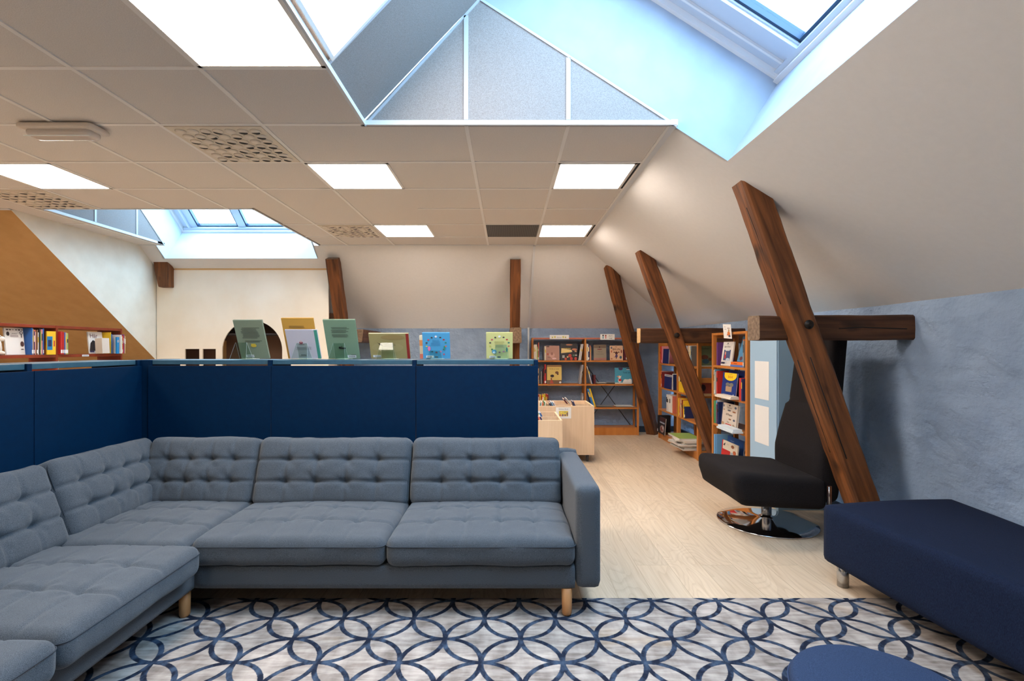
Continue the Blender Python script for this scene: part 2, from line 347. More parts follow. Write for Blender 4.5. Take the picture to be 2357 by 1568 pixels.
mb = MB(); mb.poly([(-8, YT, ZC), (XL, YT, ZC), (XL, 7.3, zt(7.3)), (-8, 7.3, zt(7.3))]); mb.poly([(-8, 7.3, 0), (XL, 7.3, 0), (XL, 7.3, zt(7.3)), (-8, 7.3, zt(7.3))])
struct('wall_left_slope', mb, M['ochre'], 'ochre painted sloping roof above the red bookcase')
mb = MB(); mb.prism([(XL, YT-.03, ZC+.05), (XL, YE, ZC+.05), (XL, YF, ZK), (XL, 7.3, zt(7.3)-.012), (XL, YT-.03, zt(YT-.03)-.012)], (-.003, 0, 0)); mb.box((XL-.03, 7.3, 0), (XL, YF, ZK))
struct('wall_cheek', mb, M['cream'], 'cream wall triangle beside the ochre slope')
# ceiling: tiles, exposed T-bars
CR = [(-8, -3, -.84, 4.76), (-.84, 2.96, 1.0, YE), (-2.40, 4.76, -.84, YE), (XL, 4.76, -4.38, YE), (-.84, -3, 1.0, .3)]
mb = MB()
for x0, y0, x1, y1 in CR: mb.box((x0, y0, ZC+.006), (x1, y1, ZC+.03))
struct('ceiling', mb, M['tile'], 'grey mineral tile suspended ceiling')
mb = MB(); g = .012
for k in range(-13, 3):
    x = -.24+.6*k
    for x0, y0, x1, y1 in CR:
        if x0+.02 < x < x1-.02: mb.box((x-g, y0, ZC), (x+g, y1, ZC+.008))
for k in range(-9, 8):
    y = 2.36+.6*k
    for x0, y0, x1, y1 in CR:
        if y0+.02 < y < y1-.02: mb.box((x0, y-g, ZC+.001), (x1, y+g, ZC+.008))
struct('trim_1', mb, M['tbar'], 'white ceiling grid bars')
mb = MB()
def edge(a, b): mb.box((a[0]-.009, a[1]-.009, ZC-.001), (b[0]+.009, b[1]+.009, ZC+.026))
edge((-.84, .3), (-.84, 2.96)); edge((-.84, 2.96), (XE-.01, 2.96)); edge((-2.40, 4.76), (-2.40, YE)); edge((-4.38, 4.76), (-4.38, YE-.15)); edge((-4.38, 4.76), (-2.40, 4.76)); edge((-.84, .3), (1, .3))
mb.box((XE-.035, 2.96, ZC-.001), (XE+.004, YE, ZC+.035)); mb.box((-2.4, YE-.02, ZC-.001), (XE, YE+.004, ZC+.035)); mb.box((XL, YE-.02, ZC-.001), (-4.38, YE+.004, ZC+.035)); mb.box((-8, YT-.04, ZC-.001), (XL, YT+.004, ZC+.035)); mb.box((XE-.02, -3, ZC-.001), (XE+.004, .3, ZC+.035))
struct('trim_2', mb, M['white'], 'white edge profiles of the ceiling')

# ------------------------------------------------------------------ dormers with roof windows
def dormer(mp, u0, ue, T, su, v0, v1, p0, p1, idx, panes, labels, margin, wdepth=.6, seam=None):
    """mp(u,v,z)->world; u outward. u0 acoustic foot, su outer edge of the opening in the roof slope"""
    ap = (1.1*u0+T*ue)/(1.1+T); za = ZC+1.1*(ap-u0)
    nl = math.hypot(T, 1); nu_, nz_ = T/nl, 1/nl
    lo = (su, ZC-T*(su-ue)); lo2 = (lo[0]+nu_*wdepth, lo[1]+nz_*wdepth)
    # upper reveal meets the window plane
    ut = ap+.38; hi2 = (ut, lo2[1]-T*(ut-lo2[0])); 
    mb = MB()
    for v in (v0, v1):
        d = .02 if v == v1 else -.02
        pts = [mp(lo[0], v, lo[1]), mp(lo2[0], v, lo2[1]), mp(hi2[0], v, hi2[1]), mp(ap, v, za)]
        mb.prism(pts, Vector(mp(0, d, 0))-Vector(mp(0, 0, 0)))
    mb.prism([mp(lo[0], v0, lo[1]), mp(lo[0], v1, lo[1]), mp(lo2[0], v1, lo2[1]), mp(lo2[0], v0, lo2[1])], Vector(mp(.02, 0, -.012))-Vector(mp(0, 0, 0)))
    mb.prism([mp(ap, v0, za), mp(ap, v1, za), mp(hi2[0], v1, hi2[1]), mp(hi2[0], v0, hi2[1])], Vector(mp(-.02, 0, .012))-Vector(mp(0, 0, 0)))
    struct('trim_%d' % (idx+2), mb, M['reveal'] if idx == 1 else M['reveal_lit'], labels[0])
    # acoustic foot slope and triangular ends
    mb = MB()
    mb.prism([mp(u0, p0, ZC+.03), mp(u0, p1, ZC+.03), mp(ap, p1, za), mp(ap, p0, za)], Vector(mp(-.02, 0, .02))-Vector(mp(0, 0, 0)))
    for v in (p0, p1):
        d = .02 if v == p1 else -.02
        mb.prism([mp(u0-.02, v, ZC+.0), mp(ue+.0, v, ZC+.0), mp(ap, v, za)], Vector(mp(0, d, 0))-Vector(mp(0, 0, 0)))
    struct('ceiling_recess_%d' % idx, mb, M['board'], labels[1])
    mb = MB()
    dv = Vector(mp(0, 1, 0))-Vector(mp(0, 0, 0)); 
    for v, sg in ((p0, 1), (p1, -1)):
        a = v; b = v+sg*.006
        for k in range(-12, 30):
            u = seam+.6*k
            if u0+.15 < u < ue-.15:
                zt_ = min(ZC+1.1*(u-u0), ZC+T*(ue-u))
                P = [mp(u-.013, a, ZC+.03), mp(u+.013, a, ZC+.03), mp(u+.013, a, zt_-.018), mp(u-.013, a, zt_-.018)]
                mb.prism(P, dv*(sg*.006))
        for (ua, zx), (ub, zy) in (((u0, ZC), (ap, za)), ((ue, ZC), (ap, za))):
            dd = Vector((ub-ua, 0, zy-zx)).normalized(); w = .014
            P = [mp(ua, a, zx), mp(ub, a, zy), mp(ub-dd.z*w*(1 if ua < ub else -1)*0, a, zy-w*1.5), mp(ua, a, zx-w*0)]
            s_ = 1 if ua < ub else -1
            P = [mp(ua, a, zx), mp(ub, a, zy), mp(ub+s_*dd.z*w, a, zy-abs(dd.x)*w), mp(ua+s_*dd.z*w, a, zx-abs(dd.x)*w)]
            mb.prism(P, dv*(sg*.006))
    # bars across the sloping foot panel
    k = -20
    while k < 30:
        v = 2.36+.6*k if idx == 1 else -2.64+.6*k
        if p0+.05 < v < p1-.05:
            P = [mp(u0, v-.012, ZC+.025), mp(u0, v+.012, ZC+.025), mp(ap, v+.012, za-.006), mp(ap, v-.012, za-.006)]
            mb.prism(P, Vector(mp(.004, 0, -.004))-Vector(mp(0, 0, 0)))
        k += 1
    struct('trim_%d' % (idx+4), mb, flat((188, 192, 200), .4), labels[2])
    # window: frame, dark gasket, glass
    root = empty('window_%d' % idx); root['kind'] = 'structure'; root['label'] = labels[3]; root['category'] = 'window'
    du = Vector(mp(nu_, 0, nz_))-Vector(mp(0, 0, 0))
    def wp(t, v, off=0):  # t: distance up from the bottom outer corner along the window plane
        return Vector(mp(lo2[0]-t/nl, v, lo2[1]+T*t/nl))+du*off
    Lw = (lo2[0]-ut)*nl
    def rail(mb, t0, t1, a, b, o0, o1, mi=0):
        P = [wp(t0, a, o0), wp(t1, a, o0), wp(t1, b, o0), wp(t0, b, o0)]; mb.prism(P, du*(o1-o0), mi)
    fr = MB(); gk = MB(); gl = MB()
    t0, t1 = margin[1], Lw-.05
    rail(fr, 0, t0, v0, v1, -.03, .05); rail(fr, t1, Lw, v0, v1, -.03, .05)
    cuts = [v0]+[x for ab in panes for x in ab]+[v1]
    for i in range(0, len(cuts), 2):
        rail(fr, t0, t1, cuts[i], cuts[i+1], -.01, .06)
        if cuts[i+1]-cuts[i] > .14: 
            rail(fr, t0, t1, cuts[i+1]-.1 if i == 0 else cuts[i]+.01, cuts[i+1]-.085 if i == 0 else cuts[i]+.1, -.03, -.01)
    fr.build('window_frame', M['winframe'], root)
    rl = MB(); rail(rl, 0, .03, v0, v1, -.06, -.03)
    for v, sg in ((v0, 1), (v1, -1)): rail(rl, 0, Lw, v, v+sg*.03, -.045, -.0); rail(rl, 0, Lw, v+sg*.10, v+sg*.115, -.025, -.008)
    rl.build('lining_strip', M['white'], root)
    for a, b in panes:
        for q in ((t0, t0+.018, a, b), (t1-.018, t1, a, b), (t0, t1, a, a+.018), (t0, t1, b-.018, b)): rail(gk, *q, -.0, .05)
        rail(gl, t0+.018, t1-.018, a+.018, b-.018, .03, .036)
    gk.build('gasket', M['gasket'], root); gl.build('pane', M['glass'], root)
    # portal: helps the renderer find the daylight that enters through this window
    for a, b in panes:
        L = bpy.data.lights.new('daylight_portal', 'AREA'); L.shape = 'RECTANGLE'; L.size = t1-t0; L.size_y = b-a; L.cycles.is_portal = True
        o = bpy.data.objects.new('daylight_portal', L); C.objects.link(o)
        c = wp((t0+t1)/2, (a+b)/2, .1); X = (wp(1, 0)-wp(0, 0)).normalized(); Z = du.normalized(); Y = Z.cross(X)
        o.matrix_world = Matrix(((X.x, Y.x, Z.x, c.x), (X.y, Y.y, Z.y, c.y), (X.z, Y.z, Z.z, c.z), (0, 0, 0, 1)))
dormer(lambda u, v, z: (u, v, z), -.84, 1.0, TR, S1, .3, 2.99, .3, 2.96, 1, [(.45, 1.25), (1.35, 2.72)],
       ['white reveals of the near roof light', 'acoustic boards lining the recess under the near roof light', 'white bars on the recess under the near roof light', 'near roof window with dark blue gasket'], (.27, .06), seam=-.24)
dormer(lambda u, v, z: (v, u, z), 4.76, YE, TF, S2, -4.49, -2.49, -4.38, -2.40, 2, [(-4.27, -3.70), (-3.60, -2.72)],
       ['white reveals of the far roof light', 'acoustic boards lining the recess under the far roof light', 'white bars on the recess under the far roof light', 'far roof window with two panes'], (.2, .06), seam=4.76)

# luminaires
def luminaire(x0, y0, w, label):
    r = empty('ceiling_light', (x0+w/2, y0+.3, ZC)); tag(r, label, 'ceiling light')
    hw = w/2-.004
    f = MB()
    for a, b in (((-hw, -.29), (hw, -.272)), ((-hw, .272), (hw, .29)), ((-hw, -.29), (-hw+.018, .29)), ((hw-.018, -.29), (hw, .29))):
        f.box((a[0], a[1], -.003), (b[0], b[1], .006))
    f.build('frame', M['tbar'], r)
    d = MB(); d.box((-hw+.016, -.274, -.001), (hw-.016, .274, .004)); d.build('diffuser', M['panel_light'], r)
    return r
LL = [(-1.44, 1.76, .6, 'largest square ceiling light, beside the near roof window'), (-1.44, 3.56, .6, 'square ceiling light just left of ceiling centre, in the third lit row'),
      (.36, 3.56, .57, 'square ceiling light next to the right slope, the nearer of two there'), (-1.44, 5.36, .6, 'square ceiling light near the far edge, right of the far perforated air panel'),
      (.36, 5.36, .57, 'smallest square ceiling light next to the right slope, beside the dark grille'), (-3.84, 3.56, .6, 'square ceiling light cut by the left edge of the photo'),
      (-1.44, -.64, .6, 'square ceiling light behind the camera'), (-3.84, 1.16, .6, 'square ceiling light over the left sofa'), (-6.24, 3.56, .6, 'square ceiling light at far left of the room'), (-3.84, -.64, .6, 'square ceiling light behind the left sofa'), (-5.64, 2.96, .6, 'added unseen ceiling light brightening the left side, in front of the ochre slope')]  # the last light is added out of view to brighten the left side
for a in LL: luminaire(*a)
r = empty('ceiling_light', (-.82+.3*math.cos(rad(47.7)), 2.06, ZC+.03+.3*math.sin(rad(47.7)))); r.rotation_euler = (0, -rad(47.7), 0)
tag(r, 'tilted ceiling light on the sloping board of the near recess', 'ceiling light')
f = MB()
for a, b in (((-.296, -.29), (.296, -.272)), ((-.296, .272), (.296, .29)), ((-.296, -.29), (-.278, .29)), ((.278, -.29), (.296, .29))): f.box((a[0], a[1], -.006), (b[0], b[1], .008))
f.build('frame', M['tbar'], r); d = MB(); d.box((-.28, -.274, -.003), (.28, .274, .004)); d.build('diffuser', M['panel_light'], r)
# dark slots beside right-hand luminaires, grille, air panels
for y, lab in ((3.56, 'nearer'), (5.36, 'farther')):
    mb = MB(); mb.box((.935, y+.015, ZC+.001), (.968, y+.585, ZC+.005)); o = mb.build('ceiling_gap', M['dark'])
    tag(o, 'dark gap strip between the %s right-hand ceiling light and the slope' % lab, 'gap strip')
r = empty('ceiling_grille', (.06, 5.66, ZC)); tag(r, 'dark grey perforated grille tile near the far ceiling edge', 'air grille')
mb = MB(); mb.box((-.285, -.285, -.002), (.285, .285, .005)); mb.build('grille_plate', M['graygrille'], r)
mb = MB()
for i in range(28): mb.box((-.28+.02*i, -.28, -.004), (-.278+.02*i+.004, .28, -.002))
mb.build('grille_bars', flat((70, 68, 66)), r)
M['ventplate'] = flat((218, 206, 188), .5); M['ventball'] = flat((226, 214, 198), .4)
def vent(x0, y0, label, seed):
    rr = random.Random(seed); r = empty('ceiling_vent', (x0+.3, y0+.3, ZC)); tag(r, label, 'air vent', )
    mb = MB(); mb.box((-.286, -.286, -.003), (.286, .286, .005)); mb.build('plate', M['ventplate'], r)
    for i in range(7):
        for j in range(7):
            x = -.225+.075*i; y = -.225+.075*j; a = rr.choice((0, 0, .3, .6, .9, 1.2)) if i < 4 else rr.choice((.9, 1.2, 1.2, 1.5, 1.2, 0)); th = rr.uniform(-.8, .8)
            m2 = MB(); m2.lathe([(.031, 0), (.031, -.003), (.027, -.007), (.02, -.009)], 18, (x, y, -.003), 0)
            if a > 0:
                # open half-moon mouth of the jet nozzle
                n = 12; pts = []
                for k in range(n+1): t = PI*k/n; pts.append((.026*math.cos(t), .026*math.sin(t)))
                pts += [(-.026*math.cos(PI*k/n), .026*(1-a*.9)*math.sin(PI*k/n)*.6) for k in range(1, n)]
                ct, st = math.cos(th), math.sin(th)
                m2.add([(x+p[0]*ct-p[1]*st, y+p[0]*st+p[1]*ct, -.0128) for p in pts], [tuple(range(len(pts)))], 1)
            m2.build('nozzle', [M['ventball'], M['dark']], r)
vent(-2.04, 2.96, 'nearest perforated ceiling air panel with round nozzles', 1)
vent(-4.44, 4.16, 'perforated ceiling air panel at the left beside the far roof recess', 2)
vent(-2.04, 5.36, 'smallest perforated ceiling air panel beside a square light', 3)
# emergency light
fm, n_, l_, p_ = nt('frosted_cover'); p_.inputs['Base Color'].default_value = (*lin((226, 214, 204)), 1); p_.inputs['Roughness'].default_value = .15; p_.inputs['Alpha'].default_value = .55
r = empty('emergency_light', (-2.62, 2.98, ZC)); tag(r, 'white emergency light fitting with clear ribbed cover on the ceiling', 'emergency light')
mb = MB(); soft_box(mb, (.44, .15, .035), .015, (.03, .03, .01), c=(0, 0, -.018)); mb.build('housing', flat((214, 202, 190), .4), r)
mb = MB(); soft_box(mb, (.38, .105, .05), .035, (.02, .015, .01), c=(0, 0, -.045)); mb.build('cover', fm, r)
mb = MB(); mb.box((-.17, -.03, -.052), (.17, .03, -.04)); mb.tube([(-.15, 0, -.056), (.12, 0, -.056)], .008); mb.build('lamp_tube', flat((240, 236, 230), .3), r)
mb = MB(); mb.box((-.19, -.052, -.075), (.19, -.047, -.07)); mb.build('cover_rim', M['acredge'], r)

# batten and pipe
mb = MB(); mb.prism([(.335, YE, ZC), (.365, YE, ZC), (.345, YF, ZK), (.315, YF, ZK)], (0, -.01, -.012)); struct('trim_7', mb, M['white'], 'white batten running down the far slope')
mb = MB(); mb.tube([(.325, YF-.02, ZK), (.325, YF-.02, 0)], .014); tag(mb.build('wall_pipe', M['white']), 'thin white vertical pipe on the far blue wall', 'pipe')
mb = MB(); mb.box((XL, YF-.03, 0), (XR, YF-.012, .09)); struct('baseboard_far', mb, flat((44, 62, 84)), 'dark blue baseboard at the far wall')
mb = MB(); mb.box((XR-.03, 3.3, 0), (XR-.008, YF, .09)); struct('baseboard_right', mb, flat((44, 62, 84)), 'dark blue baseboard at the right wall')

# ------------------------------------------------------------------ timber braces
def beam_part(name, a, b, w, d, mat, parent, seed, side=None, cut=None, endmat=None):
    """a->b axis, w across (side direction), d the other way; hewn faces"""
    a, b = Vector(a), Vector(b); L = (b-a).length; Z = (b-a).normalized(); S = Vector(side) if side else Vector((0, 1, 0))
    X = (S-Z*S.dot(Z)).normalized(); Y = Z.cross(X); n = max(4, int(L/.07)); mb = MB(); vs = []
    ring = []; c = .012
    prof = []
    for sx, sy in ((-1, -1), (1, -1), (1, 1), (-1, 1)):
        hx, hy = sx*w/2, sy*d/2
        if sx*sy > 0: prof += [(hx-sx*0, hy-sy*c), (hx-sx*c, hy)] if sx < 0 else [(hx, hy-sy*c), (hx-sx*c, hy)]
        else: prof += [(hx-sx*c, hy), (hx, hy-sy*c)]
    m = len(prof)
    for i in range(n+1):
        z = L*i/n
        for k, (x, y) in enumerate(prof):
            e = noise.noise(Vector((x*7+seed*3, y*7, z*2.2)))*.010+noise.noise(Vector((x*30+seed, y*30, z*9)))*.004
            vs.append((x*(1+e/.08), y*(1+e/.08), z))
    fs = [(i*m+k, i*m+(k+1) % m, (i+1)*m+(k+1) % m, (i+1)*m+k) for i in range(n) for k in range(m)]
    mb.add(vs, fs, 0, None, False); mb.add(vs[:m], [tuple(range(m))[::-1]], 1); mb.add(vs[-m:], [tuple(range(m))], 1)
    o = mb.build(name, [mat, endmat or M['beam_end']], None)
    mw = Matrix(((X.x, Y.x, Z.x, a.x), (X.y, Y.y, Z.y, a.y), (X.z, Y.z, Z.z, a.z), (0, 0, 0, 1)))
    o.parent = parent; o.matrix_world = mw
    return o
def brace(base, top, tie0, tie1, label, seed, w=.15, d=.15, tie_h=.16, tie_d=.15, boltp=None, cracks=None, side=(0, 1, 0), tmat=None, endm=None):
    r = empty('timber_beam', (0, 0, 0)); tag(r, label, 'timber beam')
    beam_part('post', base, top, d, w, M['beam'], r, seed, side)
    if tie0: beam_part('tie_beam', tie0, tie1, tie_h, tie_d, tmat or M['beamdark'], r, seed+5, (0, 0, 1), endmat=endm)
    if boltp:
        p, ax = boltp; mb = MB(); T = Matrix.Translation(p) @ Vector((0, 0, 1)).rotation_difference(Vector(ax)).to_matrix().to_4x4()
        mb.lathe([(.028, 0), (.028, .006), (.014, .008), (.012, .02)], 12, T=T); mb.build('bolt', flat((40, 34, 30), .5, .6), r)
    if cracks:
        for c_ in cracks:
            mb = MB(); mb.tube(c_, .003, 5); mb.build('drying_crack', M['dark'], r)
    return r
# near brace.  front face of the post about Y=3.08
K = .362
def rp(x0, z0, z): return x0+K*(z0-z)       # post axis x at height z
def postx(z): return 1.500+.357*(H+1.05-z)
brace((postx(0), 3.157, 0), (postx(2.44), 3.157, 2.44), (1.60, 3.27, H+.127), (XR+.05, 3.27, H+.127), 'large dark leaning timber post and cross beam behind the navy bench', 11, w=.142, d=.16, tie_d=.16,
      boltp=((postx(H+.13)+.01, 3.070, H+.14), (0, -1, 0)), cracks=[[(2.10, 3.190, H+.12), (2.25, 3.188, H+.128), (2.4, 3.189, H+.122), (2.53, 3.188, H+.118)], [(postx(z)-.074, 3.132+.006*math.sin(z*9), z) for z in (2.15, 1.95, 1.75, 1.55)], [(postx(z)-.0755, 3.172, z) for z in (1.2, 1.0, .8, .62)], [(postx(z)-.045, 3.076, z) for z in (1.22, 1.1, .95, .8, .6)]])
# second brace near the bookcases
def postx2(z): return 1.40+.066+K*(H+1.03-z)
brace((postx2(0), 5.43, 0), (postx2(2.33), 5.43, 2.33), (1.44, 5.51, H+.128), (XR+.05, 5.51, H+.128), 'leaning timber post with pale-ended cross beam in front of the bookcases', 17, w=.145, d=.15, boltp=((postx2(H+.13)+.01, 5.345, H+.13), (0, -1, 0)),
      endm=noisy('fresh_cut_end', (190, 152, 104), (210, 172, 124), 30, rough=.8, bump=.2))
# corner brace, leaning into the far right corner
bdir = Vector((.83, .75, 0))
brace((2.16, 7.45, 0), (1.37, 6.74, 2.40), (1.66, 7.0, H+.14), (2.4, 7.55, H+.14), 'leaning timber post with short cross beam beside the far right corner', 23, w=.15, d=.14, side=(-.7, .72, 0))
# far wall braces
brace((.11, 7.60, 0), (.11, 6.64, H+1.17), (.11, 6.55, H+.16), (.11, 7.7, H+.16), 'upright timber post on the far blue wall, above the lime book', 31, w=.15, d=.14, side=(1, 0, 0), tie_h=.2)
brace((-2.27, 7.56, 0), (-2.27, 6.58, H+1.17), (-2.02, 6.65, H+.15), (-2.02, 7.7, H+.15), 'timber post rising at the right end of the plywood wall', 37, w=.16, d=.15, side=(1, 0, 0), tie_h=.17, tie_d=.24)
r = empty('timber_beam'); tag(r, 'short cut-off timber beam end at the left top of the plywood wall', 'timber beam')
mb = MB(); mb.prism([(-4.68, 6.66, H+1.16), (-4.50, 6.66, H+1.16), (-4.46, 6.66, H+1.08), (-4.46, 6.66, H+.80), (-4.61, 6.66, H+.80), (-4.66, 6.66, H+1.02)], (0, .35, 0)); mb.build('stub_block', M['beam'], r, bevel=.008)

# ------------------------------------------------------------------ plywood playhouse front
def sheet(name, outline, holes, thick, mat, T, parent=None):
    cu = bpy.data.curves.new(name, 'CURVE'); cu.dimensions = '2D'; cu.fill_mode = 'BOTH'; cu.extrude = thick/2
    for pts in [outline]+holes:
        s = cu.splines.new('POLY'); s.points.add(len(pts)-1)
        for p, q in zip(s.points, pts): p.co = (q[0], q[1], 0, 1)
        s.use_cyclic_u = True
    ob = bpy.data.objects.new(name, cu); me = bpy.data.meshes.new_from_object(ob); bpy.data.objects.remove(ob); bpy.data.curves.remove(cu)
    me.materials.clear(); me.materials.append(mat); me.name = name
    o = bpy.data.objects.new(name, me); C.objects.link(o); o.matrix_world = T
    if parent: o.parent = parent
    return o
TX = Matrix.Rotation(rad(90), 4, 'X')
YP = 6.757
r = empty('playhouse', (0, 0, 0)); tag(r, 'birch plywood playhouse front with arched doorway and small windows', 'playhouse')
arch = [(-3.815, .02)]+[(-3.4125-.4025*math.cos(PI*k/24), H-.04+.40*math.sin(PI*k/24)) for k in range(25)]+[(-3.01, .02)]
zt_ply = H+1.04
h1 = [(-4.31, .62), (-4.12, .62), (-4.12, H-.02), (-4.31, H-.02)]; h2 = [(-4.075, .62), (-3.90, .62), (-3.90, H-.02), (-4.075, H-.02)]
sheet('front_panel', [(-4.69, .001), (-2.39, .001), (-2.39, zt_ply), (-4.69, zt_ply)], [arch, h1, h2], .018, M['ply'], Matrix.Translation((0, YP, 0)) @ TX, r)
mb = MB(); mb.box((-4.45, YP-.012, zt_ply-.002), (-2.39, YP+.02, zt_ply+.018)); mb.build('top_batten', flat((214, 170, 110), .5), r)
mb = MB(); mb.box((-2.408, YP+.01, 0), (-2.392, 7.62, H+.33)); mb.build('side_panel', M['ply'], r)
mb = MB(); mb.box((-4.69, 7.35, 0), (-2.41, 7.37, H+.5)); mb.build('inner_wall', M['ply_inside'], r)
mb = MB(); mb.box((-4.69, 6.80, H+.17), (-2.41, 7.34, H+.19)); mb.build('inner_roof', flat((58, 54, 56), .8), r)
mb = MB(); mb.box((-4.10, 7.25, .3), (-4.085, 7.34, H+.1)); mb.build('inner_post', flat((214, 170, 110), .5), r)
mb = MB(); mb.ball((-2.98, 6.9, H+.175), .02); mb.build('spot_lamp', flat((220, 214, 205)), r)

# ------------------------------------------------------------------ blue low shelving behind the sofa
def low_shelf(T, L, label, end_left=True, end_right=True, ul=.026, ur=.026):
    """local x along the run, y to the back; panel faces -y"""
    r = empty('low_bookcase', M4=T); tag(r, label, 'low bookcase', 'blue low bookcases around the sofa'); d = .30; zt_ = 1.198
    mb = MB()
    if end_left: 
        m2 = MB(); m2.box((0, 0, 0), (ul, d, zt_)); m2.build('upright', M['navy'], r, bevel=.002)
    m2 = MB(); m2.box((L-ur, 0, 0), (L, d, zt_)); m2.build('upright', M['navy'], r, bevel=.002)
    x0 = ul if end_left else 0
    m2 = MB(); m2.box((x0+.001, .012, zt_-.030), (L-ur-.001, d-.005, zt_-.001)); m2.build('top_board', M['slab'], r, bevel=.002)
    m2 = MB(); m2.box((x0-.012 if end_left else .0015, -.010, .006), (L-.0015, -.001, 1.160)); m2.build('back_panel', M['navy'], r, bevel=.0015)
    for z in (.06, .42, .78):
        m2 = MB(); m2.box((x0+.001, .02, z), (L-ur-.001, d-.01, z+.022)); m2.build('shelf', M['slab'], r)
    return r
YB = 3.31
xs = [-2.46, -1.546, -.597, .205]
lab = ['blue low bookcase behind the corner of the sofa', 'blue low bookcase behind the middle of the sofa, under the green and lavender books', 'blue low bookcase at the right end of the run behind the sofa']
for i in range(3): low_shelf(Matrix.Translation((xs[i]+.0005, YB, 0)), xs[i+1]-xs[i]-.001, lab[i], end_left=(i == 0), ul=.12)
RL = Matrix.Rotation(rad(90), 4, 'Z')      # local x -> +Y, local -y -> +X
ys = [.85, 1.70, 2.555, 3.309]
lab = ['blue low bookcase at the near end of the left run', 'blue low bookcase in the left run cut by the photo edge', 'blue low bookcase of the left run next to the corner']
for i in range(3): low_shelf(Matrix.Translation((-2.4065, ys[i]+.0005, 0)) @ RL, ys[i+1]-ys[i]-.001, lab[i], end_left=(i == 0))

# ------------------------------------------------------------------ sofa
SX = empty('corner_sofa', (0, 0, 0)); tag(SX, 'grey tufted corner sofa with wooden legs standing on the patterned rug', 'sofa')
def part_soft(name, c, size, r, res, fn=None, mat='sofa', rot=None, parent=SX, seam=None, sub=None):
    mb = MB(); soft_box(mb, size, r, res, fn); o = mb.build(name, M[mat], parent, loc=c, rot=rot); return o
def tuft_fn(axis, sgn, su, sv, nu, nv, amp, crown, seed, line=.006, wr=.004, sw=.03, voff=0):
    U = [(-1+2*(i+1)/(nu+1))*su*.98 for i in range(nu)]; V = [(-1+2*(i+1)/(nv+1))*sv*.94+voff for i in range(nv)]
    u, v = (axis+1) % 3, (axis+2) % 3
    if axis == 1: u, v = 0, 2
    def fn(p, n):
        k = n[axis]*sgn
        pn = Vector((p[0]*5+seed*7.3, p[1]*5, p[2]*5)); nz = noise.noise(pn)*wr+noise.noise(pn*2.7)*wr*.5
        if k <= .25: return n*nz*1.2
        a, b = p[u], p[v]; d = crown*(1-(a/su)**2)*(1-(b/sv)**2)
        lu = min(abs(a-x) for x in U); lv = min(abs(b-x) for x in V)
        wob = noise.noise(Vector((a*9+seed, b*9, 3)))
        e = 1
        d -= line*math.exp(-(lu/.008)**2)*.8+line*1.7*math.exp(-(lv/.009)**2)
        bd = min(math.hypot((a-x)*.9, (b-y)*1.2) for x in U for y in V)
        d -= amp*math.exp(-(bd/sw)**2)+amp*.45*math.exp(-(bd/(sw*2.3))**2)
        # pulled creases radiating from the buttons
        for x in U:
            for y in V:
                q = math.hypot(a-x, b-y)
                if q < .09 and q > .004:
                    th = math.atan2(b-y, a-x); d += math.cos(th*5+seed+x*20)*.0028*math.exp(-((q-.04)/.03)**2)
        out = Vector((0, 0, 0)); out[axis] = sgn*(d)*min(1, k*1.3); return out+n*nz
    return fn
def seam_line(parent, sx, sy, z, r=.03, axis='z', rad_=.0022, y=None):
    pts = []
    for cx, cy, a0 in ((sx-r, sy-r, 0), (-(sx-r), sy-r, 90), (-(sx-r), -(sy-r), 180), (sx-r, -(sy-r), 270)):
        for k in range(6):
            a = rad(a0+90*k/5); p = (cx+r*math.cos(a), cy+r*math.sin(a)); pts.append((p[0], p[1], z) if axis == 'z' else (p[0], z, p[1]))
    mb = MB(); mb.tube(pts, rad_, 6, closed=True); return mb.build('seam', M['seam'], parent)
def seat(x0, x1, y0, y1, seed, z0=.25, th=.135, nu=4, nv=2, top=0):
    sx, sy = (x1-x0)/2-.001, (y1-y0)/2-.001
    o = part_soft('seat_cushion', ((x0+x1)/2, (y0+y1)/2, z0+th/2), (2*sx, 2*sy, th), .042, (.009, .009, .02), tuft_fn(2, 1, sx, sy, nu, nv, .010, .030, seed, line=.0060, wr=.005, sw=.026))
    seam_line(o, sx+.0012, sy+.0012, th/2-.036, .040); return o
seat(-.570, .324, 2.345, 2.99, 1); seat(-1.484, -.572, 2.345, 2.99, 2)
seat(-2.16, -1.486, 2.30, 2.99, 3, nu=3); seat(-2.16, -1.385, 1.575, 2.298, 4); seat(-2.16, -1.385, .72, 1.573, 5)
def back(c, w, rz, seed, nu=4, hgt=.40):
    th = .15
    rt = Matrix.Rotation(rz, 4, 'Z') @ Matrix.Rotation(rad(-20), 4, 'X')
    mb = MB(); sx, sz = w/2, hgt/2
    soft_box(mb, (w, th, hgt), .045, (.009, .02, .009), tuft_fn(1, -1, sx, sz, nu, 2, .022, .030, seed, line=.0075, wr=.006, sw=.024, voff=.0))
    o = mb.build('back_cushion', M['sofa'], SX); o.matrix_world = Matrix.Translation(c) @ rt
    seam_line(o, sx-.006, sz-.006, -th/2+.028, .04, 'y'); return o
ZB = .37+.165
back((-.124, 3.02, ZB), .882, 0, 11); back((-1.027, 3.02, ZB), .905, 0, 12); back((-1.815, 3.03, ZB), .66, 0, 13)
back((-2.17, 2.735, ZB), .70, rad(90), 14); back((-2.155, 1.965, ZB), .80, rad(90), 15); back((-2.155, 1.14, ZB), .81, rad(90), 16)
